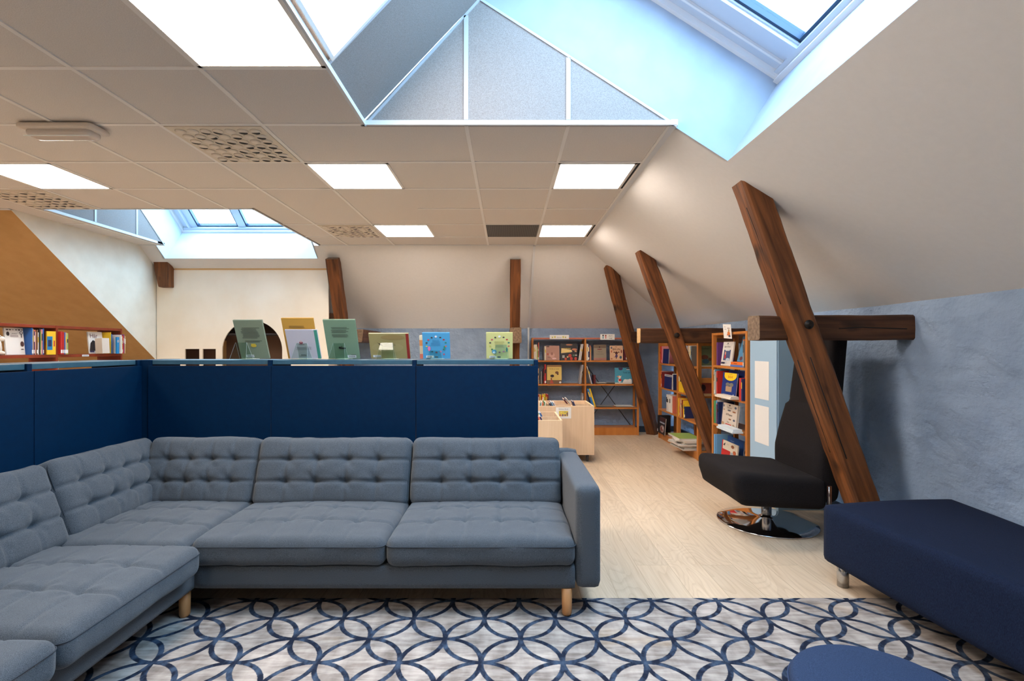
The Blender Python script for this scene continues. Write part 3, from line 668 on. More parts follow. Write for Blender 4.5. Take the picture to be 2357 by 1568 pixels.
# arm, base, back frames
mb = MB(); soft_box(mb, (.118, .82, .485), .028, (.03, .03, .03)); a_ = mb.build('armrest', M['sofa'], SX, loc=(.385, 2.78, .14+.2425))
seam_line(a_, .41-.012+0, .2425-.008, 0, .02) if False else None
mb = MB(); soft_box(mb, (.85, .118, .485), .028, (.03, .03, .03)); mb.build('armrest', M['sofa'], SX, loc=(-1.90, .655, .14+.2425))
mb = MB(); soft_box(mb, (1.81, .80, .112), .012, (.05, .05, .03)); mb.build('base', M['sofa'], SX, loc=(-.58, 2.775, .14+.055))
mb = MB(); soft_box(mb, (.86, 2.45, .112), .012, (.05, .05, .03)); mb.build('base', M['sofa'], SX, loc=(-1.905, 1.935, .14+.055))
mb = MB(); soft_box(mb, (2.78, .09, .50), .03, (.06, .03, .05)); mb.build('back_frame', M['sofa'], SX, loc=(-.945, 3.20, .14+.25))
mb = MB(); soft_box(mb, (.09, 2.55, .50), .03, (.03, .06, .05)); mb.build('back_frame', M['sofa'], SX, loc=(-2.30, 1.88, .14+.25))
for x, y in ((.285, 2.40), (-1.525, 2.385), (.285, 3.12), (-2.25, 3.1), (-1.52, .74), (-2.25, .74)):
    z0 = .009 if y < 2.55 else .001
    mb = MB(); mb.lathe([(.019, 0), (.0235, .01), (.0255, .14-z0)], 24); mb.build('leg', M['leg'], SX, loc=(x, y, z0))

# rug
mb = MB(); mb.box((-1.95, .2, .001), (2.42, 2.558, .008)); tag(mb.build('rug', M['rug']), 'grey rug with dark blue interlocking ring pattern', 'rug')

# ------------------------------------------------------------------ navy bench, round stool
r = empty('bench', (2.1, 2.0, 0)); tag(r, 'long navy blue upholstered bench along the right wall', 'bench')
L0, L1, R0, R1 = Vector((1.885, 1.0)), Vector((1.715, 2.75)), Vector((2.34, 1.0)), Vector((2.515, 2.86))
def bench_fn(p, n):
    u = p[0]/.8+.5; v = p[1]/1.8+.5
    q = L0.lerp(L1, v).lerp(R0.lerp(R1, v), u)
    cr = .010*max(0, n[2])*(1-(p[0]/.42)**2)
    nz = noise.noise(Vector((p[0]*2, p[1]*2, p[2]*2)))*.003
    return Vector((q.x-2.1-p[0], q.y-2.0-p[1], cr))+n*nz
mb = MB(); soft_box(mb, (.80, 1.80, .31), .028, (.03, .04, .03), bench_fn); mb.build('seat_block', M['benchfab'], r, loc=(0, 0, .12+.155))
for x, y in ((-.30, .70), (.30, .74), (-.14, -.85), (.16, -.85)):
    mb = MB(); mb.lathe([(.028, .001), (.028, .14)], 24); mb.build('leg', M['steel'], r, loc=(x, y, 0 if y > .55 else .0075))
r = empty('stool', (.965, 1.285, 0)); tag(r, 'round blue felt stool at the bottom right of the photo', 'stool')
prof = [(.0, .02), (.195, .02), (.208, .03), (.216, .06)]+[(.216, .06+.32*k/8) for k in range(1, 9)]+[(.216-.02*(1-math.cos(rad(90*k/6))), .38+.025*math.sin(rad(90*k/6))) for k in range(1, 7)]+[(.15, .411), (.08, .415), (.001, .416)]
mb = MB(); mb.lathe(prof, 64, caps=False); mb.build('stool_body', M['poufbab'], r)
mb = MB(); mb.tube([(.2175*math.cos(2*PI*k/64), .2175*math.sin(2*PI*k/64), .382) for k in range(64)], .0022, 6, closed=True); mb.build('seam', flat((34, 50, 82), .9), r)
for k in range(4):
    mb = MB(); mb.lathe([(.02, .008), (.02, .03)], 16); mb.build('foot', M['black'], r, loc=(.16*math.cos(k*PI/2+.7), .16*math.sin(k*PI/2+.7), 0))

# ------------------------------------------------------------------ swivel lounge chair
r = empty('swivel_chair', (1.90, 3.69, 0)); tag(r, 'black high-back swivel chair on a chrome disc base', 'chair')
mb = MB(); mb.lathe([(.335, .001), (.34, .006), (.335, .012), (.25, .022), (.14, .034), (.06, .045), (.036, .05), (.034, .06)], 72, caps=True); mb.build('disc_base', M['chrome'], r)
mb = MB(); mb.lathe([(.034, .05), (.034, .30)], 32); mb.build('column', M['steel'], r)
def seat_fn(p, n):   # local x: front -> -, wedge front rising, tapering below
    fx = (p[0]+.29)/.58
    dz = .045*(1-fx) if n[2] > -.2 else .025*(1-fx)
    dx = -.05*(p[2]+.1)/.2 * (1 if fx < .4 else 0)
    dx = .03*max(0, (.0-p[2])/.1)*max(0, 1-fx*1.6)
    return Vector((dx, 0, dz))+n*(noise.noise(p*3)*.006)
mb = MB(); soft_box(mb, (.60, .68, .205), .05, (.025, .025, .02), seat_fn); mb.build('seat', M['chairfab'], r, loc=(-.12, -.10, .322))
def wz(z):
    pts = [(.25, .57), (.5, .60), (.68, .59), (.86, .53), (.90, .48), (1.42, .44)]
    for (a, wa), (b, wb) in zip(pts, pts[1:]):
        if z <= b: return wa+(wb-wa)*max(0, (z-a))/(b-a)
    return .50
def bk_fn(p, n):
    z = p[2]+.585+.25; w = wz(z)/.66; lean = .13*((z-.25)/1.17)+.05*max(0, 1-abs(z-.55)/.3)*(-1 if n[0] < 0 else 0)*.6
    th = 1.0 if z < .86 else .8
    sm = -.008*math.exp(-((z-.885)/.012)**2)
    return Vector((lean+p[0]*(th-1), p[1]*(w-1), 0))+n*sm
mb = MB(); soft_box(mb, (.14, .66, 1.17), .05, (.03, .03, .02), bk_fn); mb.build('backrest', M['chairfab'], r, loc=(.215, -.10, .25+.585))
mb = MB(); mb.box((.155, -.455, .26), (.185, -.448, .39)); mb.tube([(.17, -.452, .27), (.17, -.452, .385)], .006); mb.build('hinge_bracket', M['steel'], r)

# ------------------------------------------------------------------ books
PAL = {'red': (186, 44, 40), 'dark red': (120, 30, 30), 'orange': (222, 108, 40), 'yellow': (232, 190, 36), 'cream': (226, 210, 180), 'white': (226, 222, 216), 'black': (34, 30, 32),
       'grey': (140, 138, 136), 'navy blue': (26, 42, 92), 'blue': (40, 96, 170), 'light blue': (110, 164, 206), 'teal': (40, 128, 130), 'green': (76, 140, 84), 'lime green': (150, 178, 90),
       'purple': (104, 58, 122), 'pink': (214, 136, 140), 'brown': (120, 78, 50), 'tan': (196, 158, 112), 'sage green': (130, 142, 120), 'mustard yellow': (198, 152, 66), 'lavender grey': (196, 194, 206), 'mint green': (118, 146, 122), 'salmon': (216, 118, 92), 'burgundy': (94, 34, 44), 'silver grey': (178, 176, 178), 'taupe': (150, 138, 120), 'olive beige': (160, 146, 96), 'sky blue': (74, 152, 196), 'pale lime': (208, 202, 132)}
def art_child(root, w, h, deco, name='cover_picture', y0=-.0006):
    cols = []; mb = MB(); tb = MB(); tcols = []; lay = 0
    def ci(L, c):
        if c not in L: L.append(c)
        return L.index(c)
    for d in deco:
        k = d[0]; lay += 1; y = y0-.00025*lay
        X = lambda t: (t-.5)*w
        if k == 'r': _, a, b, ww, hh, c = d; mb.add([(X(a), y, b*h), (X(a+ww), y, b*h), (X(a+ww), y, (b+hh)*h), (X(a), y, (b+hh)*h)], [(0, 1, 2, 3)], ci(cols, c))
        elif k == 'd':
            _, a, b, ra, rb, c = d; n = 20; mb.add([(max(-w/2, min(w/2, X(a)+ra*w*math.cos(2*PI*i/n))), y, max(0, min(h, b*h+rb*h*math.sin(2*PI*i/n)))) for i in range(n)], [tuple(range(n))], ci(cols, c))
        elif k == 'p': _, pts, c = d; mb.add([(X(a), y, b*h) for a, b in pts], [tuple(range(len(pts)))], ci(cols, c))
        elif k == 't':
            _, s, a, b, sz, c = d[:6]; text_mb(tb, s, X(a), b*h, sz*h, ci(tcols, c), y=y, maxw=(d[6] if len(d) > 6 else .9)*w, shear=(d[7] if len(d) > 7 else 0))
    if mb.f: mb.build(name, [flat(c, .55) for c in cols], root)
    if tb.f: tb.build('cover_title', [flat(c, .55) for c in tcols], root)
def make_book(Mw, w, h, t, col, label, group=None, spine=None, deco=None, cat='book', sticker=False, name='book', pages=True, stripe=None):
    """front cover faces local -y, spine on local -x; origin under the middle of the cover"""
    c = PAL[col] if isinstance(col, str) else col; sp = spine or c; b = min(.0025, t*.2)
    mb = MB(); mb.box((-w/2, 0, 0), (w/2, b, h)); mb.box((-w/2, t-b, 0), (w/2, t, h)); mb.box((-w/2, b, 0), (-w/2+.0025, t-b, h), 1)
    if spine: mb.box((-w/2-.0004, -.0004, 0), (-w/2+.02, b, h+.0002), 1); mb.box((-w/2-.0004, t-b, 0), (-w/2+.02, t+.0004, h+.0002), 1)
    r = mb.build(name, [flat(c, .5), flat(sp, .5)]); r.matrix_world = Mw; tag(r, label, cat, group)
    if pages:
        mb = MB(); mb.box((-w/2+.003, b, .002), (w/2-.003, t-b, h-.003)); mb.build('page_block', M['pages'], r)
    if sticker:
        mb = MB(); mb.box((-w/2-.0012, .001, .012), (-w/2-.0004, t-.001, .045)); mb.build('spine_label', flat((232, 230, 226)), r)
    if stripe:
        mb = MB()
        for a, bb, cc in stripe: pass
        for i, (a, bb, cc) in enumerate(stripe): mb.box((-w/2-.001, .0015, a*h), (-w/2-.0003, t-.0015, bb*h), i)
        mb.build('spine_title', [flat(s[2]) for s in stripe], r)
    if deco: art_child(r, w, h, deco)
    return r
ORD = ['first', 'second', 'third', 'fourth', 'fifth', 'sixth', 'seventh', 'eighth', 'ninth', 'tenth', 'eleventh', 'twelfth', 'thirteenth', 'fourteenth', 'fifteenth', 'sixteenth', 'seventeenth', 'eighteenth', 'nineteenth', 'twentieth']
SP = Matrix.Rotation(rad(90), 4, 'Z')
def row(case, x, z, yf, specs, where, group, w=.17, gap=.0008, jit=.012, side='left', start=0, stick=.25, pages=True):
    """spine-out row. spec = (colour, thickness, height[, lean deg]); x runs along the case"""
    z += .0012
    for i, s in enumerate(specs):
        c, t, hh = s[:3]; lean = s[3] if len(s) > 3 else 0; ww = w*R.uniform(.9, 1.05)
        y = yf+R.uniform(0, jit); 
        a = rad(lean)
        # spine faces -y, thickness along x
        if lean >= 0: T = case @ Matrix.Translation((x+(t if lean == 0 else t/math.cos(a)), y+ww/2, z)) @ Matrix.Rotation(a, 4, 'Y') @ SP
        else: T = case @ Matrix.Translation((x+t/math.cos(a)-0*hh*math.sin(a), y+ww/2, z-0)) @ Matrix.Translation((0, 0, -t*math.sin(a)*1.0+.0)) @ Matrix.Rotation(a, 4, 'Y') @ SP
        if lean > 0: T = case @ Matrix.Translation((x, y+ww/2, z+t*math.sin(a))) @ Matrix.Rotation(a, 4, 'Y') @ Matrix.Translation((t, 0, 0)) @ SP
        size = 'thin' if t < .009 else ('thick' if t > .024 else ('tall' if hh > .26 else 'slim'))
        k = start+i
        st = None
        if t > .006 and R.random() < .6:
            cc = R.choice([(230, 226, 214), (34, 32, 34), (220, 186, 60)]); st = [(.55, .55+R.uniform(.1, .3), cc)]
        make_book(T, ww, hh, t, c, '%s %s book, %s from %s, %s' % (size, c, ORD[k], side, where), group, sticker=R.random() < stick, stripe=st, pages=pages)
        x += t/math.cos(a)+gap
    return x
def rnd(n, cols, t=(.006, .016), h=(.2, .27)):
    return [(R.choice(cols), R.uniform(*t), R.uniform(*h)) for _ in range(n)]

# bookcase builder
def bookcase(T, bays, zs, top, depth, mats, label, group=None, base_h=.1, up=.022, sh=.02, braces=(), upd=None, plinth=True, name='bookcase', ladder=False, topmat=None):
    r = empty(name, M4=T); tag(r, label, 'bookcase', group); x = 0; xs_ = [0]
    for b in bays: x += b; xs_.append(x)
    for i, xx in enumerate(xs_):
        a = xx-up/2 if 0 < i < len(xs_)-1 else (xx if i == 0 else xx-up)
        m2 = MB()
        if ladder:
            m2.box((a, 0, 0), (a+up, .04, top)); m2.box((a, depth-.04, 0), (a+up, depth, top)); m2.box((a+.002, .04, top-.05), (a+up-.002, depth-.04, top)); m2.box((a+.002, .04, .03), (a+up-.002, depth-.04, .08))
        else: m2.box((a, 0, 0), (a+up, depth, top))
        m2.build('upright', mats[0], r, bevel=.0015)
    for i in range(len(bays)):
        a = xs_[i]+(up if i == 0 else up/2)+.0005; b = xs_[i+1]-(up if i == len(bays)-1 else up/2)-.0005
        for z in zs:
            m2 = MB(); m2.box((a, .002, z-sh), (b, depth-.005, z)); m2.build('shelf', mats[1], r, bevel=.0015)
        if topmat is not None:
            m2 = MB(); m2.box((a, .002, top-sh), (b, depth, top)); m2.build('top_board', topmat, r, bevel=.0015)
        if plinth:
            m2 = MB(); m2.box((a, .01, .001), (b, .03, base_h)); m2.build('plinth', mats[0], r, bevel=.0015)
            m2 = MB(); m2.box((a, .03, base_h-sh), (b, depth-.005, base_h)); m2.build('shelf', mats[1], r)
        if i in braces:
            m2 = MB(); z1 = zs[0]-sh; z0 = .06
            m2.tube([(a, depth-.002, z1), (b, depth-.002, z0)], .005); m2.tube([(a, depth+.008, z0), (b, depth+.008, z1)], .005); m2.build('cross_brace', M['black'], r)
    return r

# --- red bookcase at the left (faces +X)
TB = Matrix.Translation((-4.42, 4.11, 0)) @ RL
bookcase(TB, [.84, .84], [H-.07, H-.36, .6, .3], H+.215, .27, (M['redwood'], M['redwood']), 'reddish brown bookcase behind the left run of blue bookcases', base_h=.08, up=.024, sh=.028, topmat=M['redwood'])
G1 = 'books on the top shelf of the reddish brown bookcase'
zt1 = H-.07+.001
WH = 'top shelf, reddish bookcase'
make_book(TB @ Matrix.Translation((.475, .045, zt1+.003)) @ Matrix.Rotation(rad(-6), 4, 'X'), .175, .245, .014, 'white', 'white book with dark fossil pictures beside the white animal figure', G1,
          deco=[('d', .15, .93, .07, .025, (50, 36, 34)), ('d', .3, .93, .06, .022, (60, 44, 40)), ('d', .45, .93, .06, .014, (120, 100, 90)), ('d', .62, .93, .06, .02, (70, 50, 44)), ('d', .78, .93, .07, .025, (50, 36, 34)), ('d', .93, .93, .05, .022, (120, 90, 70)),
                ('d', .16, .78, .08, .08, (40, 28, 28)), ('d', .87, .82, .09, .06, (50, 36, 34)), ('d', .87, .82, .06, .035, (226, 222, 216)), ('r', .85, .64, .04, .12, (50, 36, 34)), ('d', .87, .40, .1, .1, (80, 50, 44)), ('r', .28, .66, .42, .08, (176, 164, 160)), ('t', 'EXTINCT', .5, .77, .05, (70, 56, 54), .4), ('d', .85, .2, .08, .015, (50, 36, 34))])
x = row(TB, .585, zt1, .005, [('blue', .008, .25), ('tan', .012, .24), ('navy blue', .009, .22), ('salmon', .01, .235), ('white', .008, .215), ('brown', .012, .235), ('white', .011, .21), ('black', .014, .245), ('lime green', .006, .22), ('pink', .01, .24), ('red', .008, .235), ('blue', .010, .248)], 'left row, ' + WH, G1, w=.2)
make_book(TB @ Matrix.Translation((x+.045, -.02, zt1)) @ Matrix.Rotation(rad(-14), 4, 'Z'), .075, .225, .016, 'yellow', 'yellow book with a blue panel by the reddish bookcase divider', G1, deco=[('r', .0, .2, .62, .58, (20, 120, 176)), ('r', .1, .35, .4, .28, (30, 40, 80)), ('r', .75, .35, .15, .25, (190, 60, 50))])
x = row(TB, .858, zt1, -.03, [('red', .022, .225), ('red', .013, .22), ('blue', .010, .218), ('tan', .016, .215), ('lime green', .018, .21)], 'right of divider, ' + WH, G1, w=.2, stick=.9)
x = row(TB, x+.012, zt1, .12, [('grey', .014, .165), ('taupe', .012, .165), ('grey', .013, .165), ('taupe', .012, .165), ('grey', .014, .165), ('taupe', .013, .165), ('brown', .012, .165), ('grey', .013, .165), ('brown', .012, .165), ('black', .013, .165)], 'low dark set, ' + WH, G1, w=.12, stick=0)
make_book(TB @ Matrix.Translation((1.36, .03, zt1+.004)) @ Matrix.Rotation(rad(-6), 4, 'X'), .19, .235, .012, 'white', 'white faced-out book with the dark title Hår on the reddish brown bookcase', G1,
          deco=[('p', [(.02, .15), (.12, .48), (.3, .62), (.5, .55), (.72, .3), (.72, .12), (.02, .12)], (38, 32, 34)), ('t', 'Hår', .38, .72, .28, (96, 34, 30), .72), ('r', .02, .05, .3, .08, (60, 60, 100))])
mb = MB(); mb.box((0, 0, 0), (.10, .012, .165)); mb.box((0, .012, 0), (.012, .075, .165)); o = mb.build('book_stand', flat((214, 200, 184), .6)); o.matrix_world = TB @ Matrix.Translation((1.32, -.062, zt1+.006)) @ Matrix.Rotation(rad(-3), 4, 'X'); tag(o, 'pale beige blank card leaning before the book titled Hår', 'book stand')
row(TB, 1.475, zt1, -.03, [('yellow', .006, .235), ('green', .007, .17), ('blue', .012, .215)], 'beside title Hår, ' + WH, G1, w=.2)
make_book(TB @ Matrix.Translation((1.532, -.065, zt1)) @ Matrix.Rotation(rad(10), 4, 'Z'), .05, .185, .012, (10, 128, 186), 'bright blue narrow book with a white crest near the end of the reddish bookcase', G1, deco=[('d', .5, .75, .28, .08, (220, 220, 224)), ('d', .5, .75, .16, .05, (180, 120, 90))])
row(TB, 1.562, zt1, -.075, [('white', .009, .205), ('white', .01, .21), ('cream', .008, .19), ('orange', .012, .2), ('red', .007, .205), ('purple', .012, .215), ('tan', .014, .195)], 'right-end group, ' + WH, G1, w=.2)
mb = MB(); mb.box((0, 0, 0), (.085, .002, .018)); mb.box((.01, -.0006, .006), (.075, 0, .010), 1); o = mb.build('shelf_label', [M['white'], flat((90, 90, 96))]); o.matrix_world = TB @ Matrix.Translation((1.13, -.003, H-.094)); tag(o, 'small white label on the shelf edge of the reddish brown bookcase', 'label')
# lower books peeking
row(TB, .87, H-.36+.001, .02, [('grey', .012, .22), ('white', .01, .225)], 'second shelf, reddish bookcase', 'books on the second shelf of the reddish brown bookcase')
# white animal figure (plain generic bear)
r = empty('animal_figurine', M4=TB @ Matrix.Translation((.30, .07, zt1))); tag(r, 'white sitting animal figurine at the left of the reddish bookcase', 'figurine')
mb = MB(); wm = flat((226, 216, 204), .5)
mb.ball((0, 0, .085), (.05, .05, .075)); mb.ball((.006, -.005, .155), (.042, .04, .035)); mb.ball((.04, -.02, .145), (.03, .028, .024)); mb.ball((.028, -.03, .02), (.022, .035, .02)); mb.ball((-.024, -.03, .02), (.022, .035, .02)); mb.ball((.045, .0, .06), (.02, .02, .05)); mb.ball((-.03, .012, .188), (.012, .008, .014)); mb.ball((.02, .018, .19), (.012, .008, .014))
mb.build('body', wm, r)
mb = MB(); mb.ball((.016, -.042, .165), .0035); mb.ball((-.012, -.042, .165), .0035); mb.build('eye', M['black'], r)

# --- far bookcase (faces the camera)
FX, FY = .362, 7.34
TFc = Matrix.Translation((FX, FY, 0)); FZ = [H-.19, H-.535, H-.875]
bookcase(TFc, [.78, .78], FZ, H+.142, .27, (M['pine'], M['pine']), 'wide pine bookcase against the far blue wall', base_h=.11, up=.024, sh=.022, braces=(1,), ladder=True, topmat=M['terra'])
G2 = 'books in the wide far bookcase'
W1 = 'top shelf, left bay, far bookcase'
x = row(TFc, .03, FZ[0], .01, [('cream', .012, .225), ('white', .012, .235), ('cream', .02, .23), ('lime green', .012, .2), ('dark red', .008, .25), ('salmon', .008, .265)], W1, G2)
row(TFc, .175, FZ[0], .01, [('grey', .014, .21), ('cream', .016, .205)], 'pair by rose cover, ' + W1, G2)
def faced(T, x, z, w, h, col, label, deco, group=G2, t=.012, tilt=-5, y=.03, rz=0, spine=None):
    return make_book(T @ Matrix.Translation((x, y, z+.0012+t*math.sin(rad(abs(tilt))))) @ Matrix.Rotation(rad(rz), 4, 'Z') @ Matrix.Rotation(rad(tilt), 4, 'X'), w, h, t, col, label, group, deco=deco, spine=spine)
faced(TFc, .305, FZ[0], .2, .215, (172, 128, 112), 'rose brown picture book faced out on the top shelf of the far bookcase', [('r', .06, .9, .2, .08, (90, 70, 60)), ('d', .45, .35, .2, .18, (196, 150, 134)), ('d', .45, .45, .1, .1, (150, 104, 92)), ('d', .15, .42, .06, .06, (176, 74, 48)), ('d', .62, .12, .16, .06, (216, 176, 172)), ('d', .25, .2, .12, .05, (150, 110, 100))])
faced(TFc, .545, FZ[0], .245, .245, (40, 34, 36), 'dark picture book with yellow letters SIVERT in the far bookcase',
      [('p', [(.03, .42), (.7, .5), (.66, .62), (.05, .72)], (216, 190, 150)), ('d', .52, .93, .2, .05, (170, 110, 80)), ('d', .83, .65, .16, .06, (190, 120, 90)), ('r', .1, .14, .14, .16, (160, 160, 160)), ('d', .56, .28, .1, .1, (176, 60, 46)), ('d', .3, .08, .07, .08, (190, 70, 50)), ('d', .64, .1, .08, .1, (180, 54, 44)), ('d', .9, .1, .08, .1, (180, 60, 50)), ('d', .42, .2, .05, .05, (210, 180, 120)), ('d', .78, .3, .06, .05, (80, 120, 90)), ('r', .84, .5, .12, .08, (200, 150, 110)), ('r', .86, .28, .12, .05, (220, 214, 206)), ('t', 'LANDSBYENS', .32, .66, .1, (236, 206, 90), .55), ('t', 'SIVERT', .33, .46, .22, (244, 214, 60), .6)])
row(TFc, .671, FZ[0], .02, [('black', .01, .235, 9), ('white', .012, .235, 9), ('silver grey', .012, .24, 9), ('white', .01, .24, 9)], 'leaning group, ' + W1, G2)
W2 = 'top shelf, right bay, far bookcase'
row(TFc, .795, FZ[0], .01, [('cream', .012, .245), ('white', .014, .24), ('navy blue', .016, .235), ('black', .008, .2), ('salmon', .008, .22), ('tan', .01, .2)], W2, G2)
faced(TFc, 1.00, FZ[0], .185, .23, (146, 134, 116), 'taupe picture book faced out in the right bay of the far bookcase', [('r', 0, .0, 1, .15, (160, 112, 104)), ('r', 0, .78, 1, .22, (112, 92, 74)), ('d', .47, .84, .05, .05, (60, 34, 32)), ('d', .47, .70, .2, .035, (120, 58, 52)), ('t', 'MEERI', .5, .5, .12, (112, 104, 92), .6), ('t', 'DANSER', .5, .35, .12, (112, 104, 92), .7)])
faced(TFc, 1.24, FZ[0], .19, .215, (226, 184, 148), 'peach picture book titled BRUN on the top shelf of the far bookcase', [('d', .5, .5, .11, .1, (90, 44, 34)), ('d', .33, .55, .05, .045, (60, 36, 34)), ('d', .68, .55, .05, .045, (60, 36, 34)), ('d', .5, .3, .09, .12, (84, 60, 110)), ('p', [(.28, .2), (.48, .3), (.45, .22)], (84, 60, 110)), ('d', .82, .2, .09, .1, (60, 90, 110)), ('d', .12, .85, .06, .08, (90, 100, 120)), ('d', .12, .6, .04, .08, (190, 90, 60)), ('d', .88, .6, .05, .12, (150, 70, 50)), ('d', .12, .1, .07, .06, (190, 120, 90)), ('r', .45, .1, .06, .12, (60, 40, 40)), ('t', 'Mia', .47, .88, .1, (90, 50, 40)), ('t', 'BRUN', .5, .68, .2, (70, 38, 34), .6)])
row(TFc, 1.345, FZ[0], .02, [('burgundy', .03, .15), ('dark red', .025, .16), ('white', .012, .1)], 'after peach book, ' + W2, G2)
W3 = 'second shelf, left bay, far bookcase'
row(TFc, .075, FZ[1], .02, [('brown', .012, .24), ('tan', .014, .225)], W3, G2)
row(TFc, .132, FZ[1], .02, [('grey', .014, .18)], 'by red spines, ' + W3, G2)
row(TFc, .172, FZ[1], .02, [('dark red', .014, .22), ('red', .022, .285)], 'red pair, ' + W3, G2)
faced(TFc, .33, FZ[1], .215, .275, (214, 184, 100), 'yellow faced-out book titled En bit av Luna in the far bookcase',
      [('r', 0, 0, 1, .2, (112, 84, 60)), ('r', 0, .9, 1, .1, (150, 110, 60)), ('p', [(.18, .02), (.3, .3), (.46, .02)], (170, 70, 54)), ('r', .26, .22, .08, .1, (120, 60, 50)), ('d', .36, .42, .13, .075, (44, 28, 32)), ('d', .68, .6, .12, .07, (110, 70, 44)), ('d', .74, .52, .06, .05, (90, 56, 38)), ('d', .9, .08, .07, .05, (230, 226, 220)), ('t', 'A', .9, .05, .07, (40, 40, 44)), ('t', 'En bit av Luna', .5, .77, .09, (86, 64, 44), .85)])
row(TFc, .695, FZ[1], .02, [('silver grey', .012, .28, 8), ('grey', .014, .28, 8)], 'leaning pair, ' + W3, G2)
W4 = 'second shelf, right bay, far bookcase'
row(TFc, .872, FZ[1], .02, [('white', .01, .27, -16), ('navy blue', .012, .265, -16)], 'leaning pair, ' + W4, G2) 
row(TFc, .905, FZ[1], .02, [('burgundy', .028, .13)], 'after leaning pair, ' + W4, G2)
for i, (xx, cc) in enumerate(((1.03, 'white'), (1.17, 'grey'))):
    make_book(TFc @ Matrix.Translation((xx, .1, FZ[1]+.009)) @ Matrix.Rotation(rad(90), 4, 'X') @ Matrix.Translation((0, 0, -.1)), .13, .17, .008, cc, '%s booklet lying flat %s, second shelf, right bay, far bookcase' % (cc, 'at left' if i == 0 else 'in the middle'), G2, pages=False)
faced(TFc, 1.34, FZ[1], .245, .235, (70, 150, 178), 'blue faced-out book titled Tenk om in the far bookcase',
      [('d', .35, .95, .13, .1, (66, 40, 80)), ('r', .7, .92, .26, .06, (60, 40, 50)), ('r', .7, .87, .26, .04, (210, 210, 214)), ('d', .75, .12, .28, .16, (214, 214, 210)), ('d', .62, .22, .1, .07, (222, 222, 218)), ('d', .9, .22, .12, .09, (222, 222, 218)), ('r', 0, 0, 1, .08, (206, 200, 190)), ('d', .28, .22, .1, .13, (226, 218, 206)), ('d', .3, .24, .09, .08, (186, 40, 44)), ('d', .28, .42, .08, .09, (232, 220, 206)), ('p', [(.1, .46), (.24, .52), (.22, .4)], (216, 150, 120)), ('p', [(.33, .46), (.4, .54), (.36, .4)], (226, 200, 180)), ('d', .42, .22, .02, .04, (60, 30, 50)), ('t', 'Tenk om', .7, .66, .13, (26, 40, 56), .5)])
row(TFc, .88, FZ[2], .02, [('blue', .02, .28, -17), ('sky blue', .014, .275, -17), ('yellow', .02, .28, -17)], 'leaning group, third shelf, right bay, far bookcase', G2, stick=0)
for xx, cc, ww in ((1.07, 'grey', .24), (1.36, 'white', .25)):
    make_book(TFc @ Matrix.Translation((xx, .1, FZ[2]+.009)) @ Matrix.Rotation(rad(90), 4, 'X') @ Matrix.Translation((0, 0, -.1)), ww, .19, .008, cc, '%s booklet lying flat on the third shelf, right bay, far bookcase' % cc, G2, pages=False)
row(TFc, .085, FZ[2], .02, rnd(3, ['salmon', 'dark red', 'blue'], h=(.17, .19))+[('yellow', .016, .18), ('dark red', .012, .175), ('orange', .01, .17), ('yellow', .018, .185), ('lime green', .008, .18), ('yellow', .014, .19), ('black', .006, .18), ('red', .018, .19), ('dark red', .018, .185)], 'third shelf, left bay, far bookcase', G2)
row(TFc, .735, FZ[2], .02, [('silver grey', .014, .2, 2)], 'against divider, third shelf, far bookcase', G2)
def sign(T, w, h, deco, label, cat='sign', name='paper_sign', t=.0015, col=(232, 230, 226)):
    mb = MB(); mb.box((-w/2, 0, 0), (w/2, t, h)); o = mb.build(name, flat(col, .7)); o.matrix_world = T; tag(o, label, cat); art_child(o, w, h, deco, 'printed_picture'); return o
st = (206, 190, 90)
sign(TFc @ Matrix.Translation((.40, -.004, H+.122)), .28, .06, [('d', .14, .4, .04, .2, st), ('d', .27, .48, .045, .24, st), ('d', .70, .48, .045, .24, st), ('d', .82, .42, .04, .2, st), ('t', 'Humor', .5, .25, .4, (110, 100, 110), .3)], 'white paper sign with yellow stars on the left of the far bookcase top')
sign(TFc @ Matrix.Translation((1.10, -.004, H+.112)), .21, .082, [('d', .2, .78, .06, .12, (50, 40, 44)), ('r', .16, .2, .08, .45, (110, 160, 180)), ('d', .38, .74, .06, .14, (170, 80, 60)), ('r', .34, .2, .08, .4, (220, 130, 130)), ('t', 'Jeg er', .72, .62, .3, (60, 60, 66), .4), ('t', 'meg!', .72, .2, .3, (60, 60, 66), .4)], 'white paper sign with two small figures on the right of the far bookcase top')

# --- bookcases along the right wall (face -X)
RR_ = Matrix.Rotation(rad(-90), 4, 'Z')   # local x -> -Y, local -y -> -X
TA = Matrix.Translation((2.15, 7.17, 0)) @ RR_
AZ = [H-.22, H-.555, H-.86]
shelfA = bookcase(TA, [.80, .70], AZ, H+.066, .26, (M['pine'], M['pine']), 'pine bookcase behind the leaning post with the pale-ended beam', base_h=.09, up=.045, sh=.022, ladder=True, plinth=True)
G3 = 'books in the pine bookcase behind the leaning post'; wa = ', bookcase behind leaning post'
row(TA, .05, AZ[0], .01, [('salmon', .022, .235), ('red', .02, .235), ('red', .018, .235), ('pink', .016, .235)], 'top shelf, far bay'+wa, G3)
faced(TA, .33, AZ[0], .24, .20, (20, 34, 96), 'plain dark blue faced-out book, top shelf'+wa, None, G3, y=.0, tilt=-3)
row(TA, 1.0, AZ[0], .01, [('yellow', .03, .235), ('cream', .03, .225), ('white', .012, .24), ('light blue', .016, .235), ('blue', .01, .24), ('white', .016, .235), ('lime green', .012, .23), ('grey', .012, .235), ('orange', .01, .225), ('cream', .014, .24), ('white', .012, .235), ('brown', .012, .23), ('white', .012, .24), ('cream', .016, .23), ('light blue', .012, .235), ('grey', .012, .235)], 'top shelf, near bay'+wa, G3)
